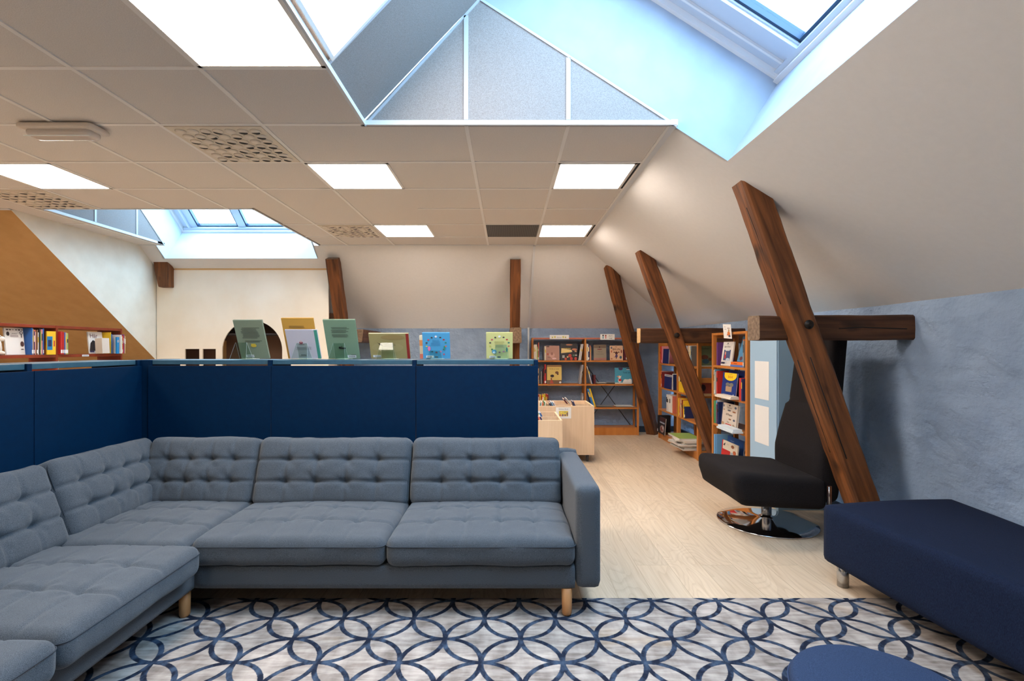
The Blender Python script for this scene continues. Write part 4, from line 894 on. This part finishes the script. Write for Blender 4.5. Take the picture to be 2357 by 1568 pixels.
row(TA, .05, AZ[1], .01, [('orange', .024, .22), ('salmon', .024, .22), ('grey', .014, .215), ('dark red', .016, .21)], 'second shelf, far bay'+wa, G3)
faced(TA, .42, AZ[1], .30, .19, (20, 34, 96), 'dark blue book with white title band, second shelf'+wa, [('r', 0, .86, 1, .14, (206, 206, 210)), ('r', .05, .90, .9, .05, (60, 60, 80))], G3, y=.0, tilt=-3)
row(TA, .60, AZ[1], .0, [('white', .02, .21), ('navy blue', .012, .2)], 'beside banded blue book'+wa, G3)
row(TA, .83, AZ[1], .0, [('yellow', .03, .235), ('yellow', .028, .235), ('yellow', .03, .235), ('yellow', .028, .235), ('yellow', .03, .235), ('yellow', .03, .23)], 'second shelf, near bay'+wa, G3)
row(TA, .35, AZ[2], .0, [('white', .045, .225)]*1+[('white', .04, .222), ('white', .04, .222), ('white', .04, .222), ('white', .04, .22), ('white', .045, .22), ('salmon', .03, .225)], 'third shelf, far bay'+wa, G3)
row(TA, .83, AZ[2], .0, [('yellow', .03, .225), ('blue', .016, .215), ('orange', .01, .225), ('tan', .016, .225), ('light blue', .03, .215), ('yellow', .02, .225), ('orange', .012, .215), ('dark red', .035, .21), ('yellow', .022, .21), ('yellow', .016, .2), ('navy blue', .03, .14)], 'third shelf, near bay'+wa, G3)
x = row(TA, .05, .09, -.03, [('black', .02, .235), ('grey', .014, .23), ('black', .016, .235)], 'bottom shelf, far bay'+wa, G3)
faced(TA, .25, .09, .26, .225, (34, 32, 38), 'black book with pale tangled picture, bottom shelf'+wa, [('r', .05, .78, .9, .2, (60, 30, 34)), ('r', .1, .64, .8, .08, (150, 160, 180)), ('d', .55, .32, .34, .22, (150, 130, 130)), ('d', .5, .3, .2, .12, (120, 60, 54)), ('d', .68, .4, .1, .1, (200, 196, 196))], G3, y=-.03)
mags = ['white', 'cream', 'grey', 'white', 'cream', 'tan', 'white', 'lime green']
for i, cc in enumerate(mags):
    T = TA @ Matrix.Translation((1.17+R.uniform(-.02, .02), -.12+.04*math.sin(i*1.7), .0925+.017*i)) @ Matrix.Rotation(rad(R.uniform(-8, 8)+(-6 if i > 5 else 4)), 4, 'Z')
    w_, d_ = .40, .24; mb = MB(); mb.box((-w_/2, -.02, 0), (w_/2, d_, .016)); mb.box((-w_/2+.001, -.0195, .016), (w_/2-.001, d_-.001, .0168), 1)
    top = i == len(mags)-1
    o = mb.build('magazine', [flat((206, 200, 190), .6), flat(PAL[cc], .4)]); o.matrix_world = T
    tag(o, ('lime green magazine on top of the magazine pile' if top else '%s magazine, %s from the bottom of the pile before the low shelf' % (cc, ORD[i])), 'magazine', 'magazines piled on the bottom shelf')
TE = Matrix.Translation((2.275, 5.74, 0))
faced(TE, 0, H-.22, .19, .235, (104, 116, 82), 'green picture book facing the open end of the bookcase behind the leaning post', [('t', 'Gubben', .45, .84, .12, (40, 50, 40), .8), ('d', .4, .45, .22, .12, (110, 60, 40)), ('d', .45, .25, .2, .12, (50, 80, 90)), ('d', .7, .35, .1, .08, (90, 60, 40)), ('r', 0, 0, 1, .05, (190, 190, 170))], G3, y=.0, t=.01)
faced(TE, 0, H-.555, .19, .15, (150, 66, 50), 'brick red picture book with a dark round figure at the open end of the bookcase', [('d', .3, .62, .16, .26, (50, 26, 30)), ('r', .2, .2, .03, .3, (50, 26, 30)), ('r', .33, .2, .03, .3, (50, 26, 30)), ('r', 0, 0, 1, .18, (206, 180, 130)), ('d', .85, .1, .08, .08, (60, 50, 50))], G3, y=.0, t=.01)
mb = MB(); mb.box((1.46, .041, H-.40), (1.497, .219, H-.345)); mb.build('end_rail', M['pine'], shelfA)
# near bookcase
TN = Matrix.Translation((2.10, 5.17, 0)) @ RR_
NZ = [H-.205, H-.46, H-.835]
NZ = [H-.18, H-.475, H-.765]
bookcase(TN, [.76], NZ, H+.145, .26, (M['pine'], M['pine']), 'narrow pine bookcase beside the pale blue cupboard', base_h=.16, up=.035, sh=.022, ladder=True, plinth=True, topmat=M['pine'], braces=(0,))
G4 = 'books in the pine bookcase beside the blue cupboard'; wn = ', bookcase beside blue cupboard'
row(TN, .05, NZ[0], .02, [('purple', .016, .23), ('purple', .02, .23)], 'top shelf'+wn, G4)
faced(TN, .26, NZ[0], .235, .235, (216, 210, 204), 'white book with blue night picture, top shelf'+wn, [('d', .45, .93, .05, .03, (50, 50, 60)), ('t', 'Bokstavene', .45, .86, .05, (60, 60, 70), .5), ('t', 'Bjørne Reven', .45, .76, .10, (40, 40, 50), .62), ('r', .18, .22, .62, .44, (60, 78, 120)), ('r', .3, .62, .4, .08, (206, 206, 206)), ('d', .34, .38, .07, .1, (180, 40, 44)), ('d', .34, .52, .06, .07, (210, 150, 120)), ('d', .62, .26, .18, .06, (176, 190, 206)), ('r', .05, .07, .35, .08, (26, 34, 66)), ('d', .5, .12, .07, .06, (196, 196, 200))], G4, y=.03, tilt=-8)
faced(TN, .535, NZ[0]+.045, .20, .245, (74, 134, 176), 'blue faced-out picture book leaning behind an orange book'+wn, [('d', .7, .7, .2, .12, (50, 100, 130)), ('d', .35, .12, .14, .08, (96, 56, 60)), ('d', .6, .45, .2, .1, (100, 160, 196))], G4, y=.06, tilt=-14)
for i, (cc, ww, tt, ll) in enumerate((('blue', .26, .018, 'slim blue book under the orange one'), ('orange', .24, .026, 'orange book with black title lying flat'))):
    T = TN @ Matrix.Translation((.56, -.0, NZ[0]+.0015+.019*i))
    mb = MB(); mb.box((-ww/2, 0, 0), (ww/2, .02, tt)); mb.box((-ww/2, .02, 0), (ww/2, .05, .002)); mb.box((-ww/2, .02, tt-.002), (ww/2, .05, tt)); o = mb.build('book', flat((222, 110, 40) if i else (84, 110, 176), .5)); o.matrix_world = T; tag(o, ll+wn, 'book', G4)
    mb = MB(); mb.box((-ww/2+.002, .0205, .002), (ww/2-.002, .049, tt-.002)); mb.build('page_block', M['pages'], o)
    if i: 
        m3 = MB(); text_mb(m3, 'Historie', -.02, .006, .02, 0, y=-.0008, maxw=.12); m3.build('cover_title', flat((30, 20, 24)), o)
row(TN, .692, NZ[0], -.01, [('orange', .01, .25), ('grey', .014, .24)], 'right end, top shelf'+wn, G4)
row(TN, .045, NZ[1], .0, [('cream', .010, .245), ('light blue', .012, .255), ('teal', .010, .235), ('silver grey', .012, .23), ('red', .024, .238)], 'second shelf'+wn, G4)
faced(TN, .325, NZ[1]+.002, .33, .25, (22, 62, 140), 'tall blue book behind the BABAR book'+wn, None, G4, y=.09, tilt=-4)
faced(TN, .33, NZ[1]+.002, .31, .23, (14, 50, 124), 'blue faced-out book with BABAR on a yellow half disc'+wn,
      [('p', [(.12, .985), (.97, .985), (.97, .85)]+[(.54+.42*math.cos(rad(a)), .86-.2*math.sin(rad(a))) for a in range(10, 171, 20)], (236, 200, 30)), ('t', 'Min store bok', .56, .92, .05, (50, 40, 50), .4), ('t', 'BABAR', .56, .77, .15, (196, 40, 30), .62), ('r', .3, .2, .42, .22, (170, 140, 110)), ('d', .42, .5, .14, .08, (110, 108, 104)), ('d', .68, .5, .14, .08, (120, 116, 110)), ('r', .84, .04, .07, .08, (210, 214, 220))], G4, y=.02, tilt=-6)
mb = MB(); mb.box((0, 0, 0), (.34, .085, .016)); mb.box((.02, .01, .0165), (.33, .08, .026)); o = mb.build('magazine', flat((220, 212, 200), .6)); o.matrix_world = TN @ Matrix.Translation((.27, -.08, NZ[1]+.001)); tag(o, 'pale booklets lying flat before the BABAR book', 'magazine')
row(TN, .655, NZ[1], -.03, [('red', .04, .20), ('navy blue', .018, .195)], 'right-end pair, second shelf'+wn, G4, stick=0)
row(TN, .05, NZ[2], .0, [('green', .03, .225), ('light blue', .016, .23), ('orange', .008, .2), ('burgundy', .014, .19), ('silver grey', .014, .24), ('navy blue', .03, .22)], 'third shelf'+wn, G4)
faced(TN, .375, NZ[2], .33, .225, (206, 194, 180), 'cream faced-out book titled Den store Alf Prøysen boka'+wn,
      [('t', 'Den store', .5, .80, .11, (70, 64, 60), .5), ('t', 'Alf Prøysen', .5, .50, .13, (60, 54, 56), .8, .3), ('t', 'boka', .48, .20, .11, (110, 100, 92), .3), ('r', .34, .06, .36, .09, (206, 44, 36)), ('d', .5, .93, .05, .03, (60, 50, 50)), ('d', .13, .88, .05, .05, (120, 120, 130)), ('d', .88, .88, .07, .05, (84, 96, 120)), ('d', .16, .72, .06, .03, (170, 140, 110)), ('d', .5, .72, .11, .035, (110, 110, 116)), ('d', .82, .70, .11, .03, (160, 100, 60)), ('d', .6, .36, .09, .03, (150, 100, 70)), ('d', .86, .36, .07, .045, (90, 96, 116)), ('d', .16, .14, .09, .06, (176, 140, 106)), ('d', .86, .14, .06, .06, (176, 150, 120))], G4, y=.0, tilt=-6, spine=(36, 50, 88), t=.02)
mb = MB(); mb.box((0, 0, 0), (.34, .095, .016)); mb.box((.01, .01, .0165), (.33, .09, .034)); o = mb.build('magazine', flat((200, 212, 220), .6)); o.matrix_world = TN @ Matrix.Translation((.37, -.105, NZ[2]+.001)); tag(o, 'pale blue booklets lying before the Alf Prøysen book', 'magazine')
row(TN, .05, .16, .0, [('light blue', .03, .24), ('blue', .02, .235), ('light blue', .012, .24)], 'lowest shelf'+wn, G4)
faced(TN, .33, .16, .34, .245, (30, 74, 140), 'dark blue tall book at the back of the lowest shelf'+wn, [('t', 'Hele året rundt', .3, .82, .05, (200, 206, 216), .4)], G4, y=.08, tilt=-4)
faced(TN, .38, .16, .33, .215, (206, 196, 180), 'book with red panel and small animal pictures, lowest shelf'+wn, [('r', .03, .0, .55, .62, (180, 30, 30)), ('r', .6, .0, .38, .6, (150, 160, 168)), ('d', .7, .85, .1, .07, (140, 90, 60)), ('d', .84, .62, .1, .09, (176, 90, 50)), ('d', .8, .34, .1, .08, (196, 150, 100)), ('d', .8, .12, .12, .07, (50, 44, 46)), ('p', [(.1, .78), (.14, .86), (.24, .92), (.2, .78)], (50, 50, 60)), ('t', 'Dyrene', .4, .86, .07, (150, 130, 110), .3)], G4, y=.0, spine=(190, 40, 44))
row(TN, .62, .16, .0, [('yellow', .018, .13), ('orange', .012, .13), ('blue', .02, .13), ('light blue', .02, .13)], 'low group, lowest shelf'+wn, G4, stick=0)
sign(TN @ Matrix.Translation((.40, -.01, H+.085)) @ Matrix.Rotation(rad(6), 4, 'X') @ Matrix.Rotation(rad(3), 4, 'Y'), .17, .135, [('t', 'Bok i', .28, .78, .11, (60, 50, 54), .3), ('t', 'sekken', .3, .62, .11, (60, 50, 54), .4), ('d', .68, .35, .17, .16, (216, 120, 50)), ('d', .72, .56, .1, .1, (176, 150, 110)), ('d', .64, .72, .04, .05, (90, 40, 40)), ('d', .78, .72, .04, .05, (90, 40, 40)), ('d', .76, .18, .14, .08, (90, 84, 96)), ('d', .5, .25, .04, .06, (180, 40, 44))], 'small white picture sign on top of the bookcase beside the blue cupboard')

# --- pale blue cupboard with two blank white sheets
r = empty('cupboard', (2.125, 3.955, 0)); tag(r, 'pale blue tall cupboard behind the swivel chair', 'cupboard')
mb = MB(); mb.box((.004, 0, .001), (.42, .445, H+.21)); mb.build('body', M['bluebox'], r, bevel=.003)
mb = MB(); mb.box((-.006, .006, .02), (.004, .439, H+.205)); mb.build('door', flat((154, 184, 208), .5), r, bevel=.001)
TP = Matrix.Translation((2.042, 0, 0)) @ RR_
for z, lab_ in ((H-.43, 'upper'), (H-.80, 'lower')):
    mb = MB(); mb.box((-.115, 0, 0), (.115, .0015, .315 if lab_ == 'lower' else .315)); o = mb.build('paper_sheet', flat((220, 219, 217), .8)); o.matrix_world = Matrix.Translation((2.117, 4.19, z-.0)) @ RR_
    tag(o, '%s of the two blank white sheets on the blue cupboard' % lab_, 'paper')

# --- wheeled book bin
r = empty('book_bin', (0, 0, 0)); tag(r, 'pale beech wheeled book bin with raised rear compartment', 'book bin')
def bin_box(x0, x1, y0, y1, z0, z1, divx, divy, nm):
    for a, b, n_ in (((x0, y0, z0), (x1, y0+.018, z1), 'front_panel'), ((x0, y1-.018, z0), (x1, y1, z1), 'rear_panel'), ((x0, y0+.0185, z0), (x0+.018, y1-.0185, z1), 'side_panel'), ((x1-.018, y0+.0185, z0), (x1, y1-.0185, z1), 'side_panel')):
        mb = MB(); mb.box(a, (b[0], b[1], b[2]-.003)); mb.box((a[0], a[1], b[2]-.003), b, 1); mb.build(n_, [M['beech'], M['beech_edge']], r)
    mb = MB()
    mb.box((x0+.019, divy-.007, z0+.1), (x1-.019, divy+.007, z1-.006))
    mb.build('divider', [M['beech']], r)
    for dx in divx:
        mb = MB(); mb.box((dx-.007, y0+.019, z0+.1), (dx+.007, divy-.008, z1-.012)); mb.build('divider', M['beech'], r)
    mb = MB(); mb.box((x0+.001, y0+.001, z0-.02), (x1-.001, y1-.001, z0-.001)); mb.build('bottom_board', M['beech'], r)
    mb = MB(); mb.box((x0+.019, y0+.019, z1-.22), (x1-.019, y1-.019, z1-.20)); mb.build('tray_floor', M['beech'], r)
bin_box(-.55, .97, 5.60, 6.20, .105, H-.652, [.74, -.05], 5.88, 'rear')
bin_box(-.55, .54, 4.92, 5.585, .105, H-.712, [.0], 5.22, 'front')
for x, y in ((.90, 5.66), (.90, 6.14), (-.48, 5.66), (-.48, 6.14), (-.48, 4.99), (.47, 4.99)):
    mb = MB(); mb.lathe([(.038, -.011), (.038, .011)], 24, T=Matrix.Rotation(rad(90), 4, 'Y')); mb.build('caster_wheel', flat((60, 58, 58), .4), r, loc=(x, y, .039))
    mb = MB(); mb.box((-.02, -.022, .02), (-.014, .022, .064)); mb.box((.014, -.022, .02), (.02, .022, .064)); mb.box((-.02, -.022, .040), (.02, .022, .0455)); mb.build('caster_fork', M['steel'], r, loc=(x, y, .039))
def tray(x, y, ztop, w, h, t, col, label, lean):
    a = rad(lean); z = ztop-.198
    if lean >= 0: T = Matrix.Translation((x, y, z+t*math.sin(a))) @ Matrix.Rotation(a, 4, 'Y') @ Matrix.Translation((t, 0, 0)) @ SP
    else: T = Matrix.Translation((x, y, z-t*math.sin(a))) @ Matrix.Rotation(a, 4, 'Y') @ SP
    make_book(T, w, h, t, col, label, 'books in the wheeled bin'); return x+t/math.cos(a)+.0015
zr_, zf_ = H-.652, H-.712
x = .335
for i, (c, t, hh) in enumerate((('cream', .01, .235), ('teal', .008, .23), ('white', .01, .24), ('orange', .008, .235), ('salmon', .008, .225), ('green', .01, .24), ('white', .01, .235), ('tan', .008, .23))):
    x = tray(x, 5.75, zr_, .2, hh, t, c, '%s book standing in the rear bin compartment, %s from left' % (c, ORD[i]), 7)
tray(.60, 5.76, zr_, .2, .25, .012, 'light blue', 'light blue book leaning left in the rear bin compartment', -22)
tray(.575, 5.75, zr_, .19, .24, .010, 'navy blue', 'navy blue book under the light blue one in the rear bin', -22)
tray(.632, 5.75, zr_, .18, .25, .010, 'lavender grey', 'lavender book leaning on the light blue one in the rear bin', -24)
tray(.86, 6.03, zr_, .2, .30, .012, 'burgundy', 'dark red book leaning left at the back of the wheeled bin', -38)
tray(.895, 6.03, zr_, .2, .31, .010, 'white', 'white book leaning left at the back of the wheeled bin', -38)
tray(.845, 5.75, zr_, .2, .26, .012, 'navy blue', 'navy blue book leaning left in the right front part of the bin', -22)
x = .355
for i, c in enumerate(('orange', 'red', 'tan', 'dark red', 'salmon', 'navy blue')):
    x = tray(x, 5.08, zf_, .2, .245, .014, c, '%s book leaning in the front bin tray, near row, %s from left' % (c, ORD[i]), -26)
x = .385
for i, c in enumerate(('white', 'cream', 'green', 'lime green', 'light blue', 'blue')):
    x = tray(x, 5.39, zf_, .2, .24, .011, c, '%s book leaning in the front bin tray, back row, %s from left' % (c, ORD[i]), -24)
sign(Matrix.Translation((.628, 5.597, H-.79)), .17, .125, [('t', 'Bukkene Bruse', .5, .80, .14, (60, 56, 60), .9), ('r', .2, .2, .6, .48, (224, 196, 84)), ('d', .28, .3, .06, .09, (190, 110, 110)), ('d', .45, .3, .06, .1, (120, 90, 130)), ('d', .6, .3, .05, .09, (110, 90, 120)), ('d', .74, .4, .05, .18, (130, 100, 90)), ('d', .35, .55, .05, .05, (236, 214, 120)), ('d', .6, .56, .06, .04, (160, 170, 110))], 'white sheet reading Bukkene Bruse taped to the wheeled book bin')

# --- display books on the blue bookcases, seen from the back, with clear stands
ZTOP = 1.198
def stand(x, y, label, w=.075, h=.10, rz=0):
    r = empty('book_stand', M4=Matrix.Translation((x, y, ZTOP+.0005)) @ Matrix.Rotation(rad(rz), 4, 'Z')); tag(r, label, 'book stand', 'clear book stands on the blue bookcases')
    t = .002
    def sheet_(P, q, nm):
        mb = MB(); mb.prism(P, q); n0 = len(mb.f); mb.mi = [0, 0]+[1]*(n0-2); mb.build(nm, [M['acrylic'], M['acredge']], r)
    tw = w*.5; 
    sheet_([(-w*.62, .07, 0), (w*.62, .07, 0), (tw, 0, h), (-tw, 0, h)], (0, -t, 0), 'support_plate')
    sheet_([(-w*.75, -.045, 0), (w*.75, -.045, 0), (tw, -.0035, h), (-tw, -.0035, h)], (0, -t, 0), 'back_leg')
    mb = MB(); mb.box((-w*.6, .0705, 0), (w*.6, .158, t)); mb.box((-w*.6, .1585, 0), (w*.6, .1615, .018)); mb.build('ledge', M['acredge'], r)
    return r
def disp(x, w, h, t, col, label, deco, y=3.515, rz=0, lean=24, spine=None, st='', sw=.075, shh=.10, dx=-.01):
    # back of the book faces the camera and tips towards it at the top
    T = Matrix.Translation((x, y, ZTOP+.0045)) @ Matrix.Rotation(rad(rz), 4, 'Z') @ Matrix.Rotation(rad(lean), 4, 'X')
    make_book(T, w, h, t, col, label, 'display books on the blue bookcases', deco=deco)
    if spine:
        pass
def lines(x, y0, n, w, dy, c, jit=.2):
    return [('r', x-w*(1-jit*R.random())/2, y0-dy*i, w*(1-jit*R.random()), dy*.34, c) for i in range(n)]
K1 = (58, 62, 58); WL = (222, 226, 228)
def barcode(x, y, w=.28, h=.07):
    d = [('r', x, y, w, h, WL)]
    for k in range(9): d.append(('r', x+.04*w+k*w*.085+.04, y+h*.25, w*.04, h*.55, (60, 64, 72)))
    return d
disp(-1.745, .196, .285, .012, 'sage green', 'tall sage green book seen from the back in front of the arch', lines(.5, .80, 9, .62, .032, K1)+lines(.52, .47, 2, .6, .03, K1)+[('d', .54, .35, .1, .04, (206, 180, 60)), ('r', .46, .38, .16, .02, (206, 180, 60))]+barcode(.2, .04), y=3.50)
disp(-1.425, .218, .30, .012, 'mustard yellow', 'mustard yellow book standing behind the lavender book', lines(.45, .80, 2, .5, .03, (90, 76, 50))+lines(.5, .70, 4, .5, .025, (90, 76, 50)), y=3.535, lean=23)
disp(-1.395, .216, .215, .012, 'lavender grey', 'lavender grey book with teal spine edge on a clear stand', [('r', .90, 0, .1, 1, (70, 150, 132)), ('d', .44, .56, .06, .045, (150, 80, 96)), ('d', .44, .60, .035, .03, (206, 170, 170)), ('r', .36, .49, .18, .012, (120, 50, 60)), ('d', .56, .66, .03, .05, (196, 190, 204)), ]+lines(.5, .40, 3, .5, .035, (150, 148, 160))+[('r', .36, .10, .22, .06, (206, 206, 216))]+[('r', .38+.022*k, .11, .01, .05, (50, 50, 60)) for k in range(8)], y=3.495)
disp(-1.130, .216, .288, .014, 'mint green', 'tall mint green book with a small black vehicle picture', lines(.48, .80, 2, .56, .03, K1)+lines(.48, .73, 3, .56, .028, K1)+lines(.48, .62, 3, .56, .028, K1)+[('r', .40, .26, .2, .035, (34, 36, 36)), ('d', .42, .29, .045, .03, (34, 36, 36)), ('r', .47, .29, .02, .05, (34, 36, 36))]+barcode(.62, .03)+[('r', .75, .105, .15, .012, (40, 44, 44))], y=3.50)
disp(-.808, .272, .188, .016, 'olive beige', 'wide olive beige book with red spine edge', [('r', .93, 0, .07, 1, (150, 40, 34)), ('d', .45, .45, .4, .2, (166, 152, 104)), ('d', .6, .85, .3, .1, (150, 128, 80)), ('p', [(.19, .68), (.24, .58), (.33, .52), (.29, .60), (.27, .60), (.23, .62)], (52, 40, 22)), ]+lines(.5, .58, 3, .3, .05, (116, 108, 74))+barcode(.06, .06, .2, .09), y=3.505)
ring_cols = [(200, 70, 90), (50, 56, 60), (190, 60, 60), (40, 120, 100), (200, 110, 90), (120, 40, 40), (220, 120, 160), (120, 60, 70), (50, 90, 110), (60, 110, 70), (200, 190, 90), (70, 70, 70)]
def wreath(extra): return [('d', .5+.36*math.sin(2*PI*k/14), .55+.30*math.cos(2*PI*k/14), .04, .028, ring_cols[k % 12]) for k in range(1, 14)]+[('d', .5, .86, .045, .04, (226, 222, 224))]+extra
disp(-.488, .187, .184, .018, 'sky blue', 'sky blue book with a wreath of small pictures', wreath(lines(.5, .72, 3, .3, .03, (50, 110, 150))+lines(.5, .60, 3, .4, .04, (50, 110, 150))+[('d', .24, .40, .05, .09, (222, 120, 164)), ('d', .80, .42, .03, .09, (40, 130, 104)), ('d', .78, .18, .03, .03, (206, 60, 70)), ('r', .12, .04, .28, .09, WL), ('r', .44, .05, .12, .05, (80, 92, 100))]+[('r', .16+.02*k, .06, .01, .045, (60, 64, 72)) for k in range(9)]), y=3.50, lean=15)
disp(-.545, .13, .165, .008, 'cream', 'narrow cream and orange book behind the sky blue book', [('r', .0, .55, .3, .25, (226, 150, 90)), ('r', 0, .0, .3, .2, (226, 130, 110))], y=3.535, lean=12)
disp(-.052, .182, .186, .014, 'pale lime', 'pale lime yellow book with a wreath of small pictures', wreath(lines(.5, .66, 3, .4, .035, (150, 140, 80))+lines(.5, .52, 3, .36, .04, (150, 140, 80))+[('d', .30, .28, .09, .08, (80, 150, 180)), ('d', .30, .25, .05, .04, (200, 224, 230)), ('d', .78, .36, .03, .09, (40, 130, 104)), ('r', .12, .04, .26, .08, WL), ('r', .42, .04, .12, .06, (84, 96, 104))]+[('r', .15+.02*k, .055, .01, .045, (60, 64, 72)) for k in range(9)]), y=3.50, lean=16, rz=0)
for x, l_, ww, hh in ((-1.80, 'clear acrylic stand behind the sage green book', .075, .115), (-1.39, 'clear acrylic stand behind the lavender book', .075, .11), (-1.14, 'clear acrylic stand behind the mint green book', .075, .11), (-.815, 'clear acrylic stand behind the olive book with red spine', .08, .115), (-.488, 'clear acrylic stand behind the sky blue book', .075, .06), (-.04, 'clear acrylic stand behind the pale lime book', .075, .10)):
    stand(x, 3.415, l_, ww, hh)
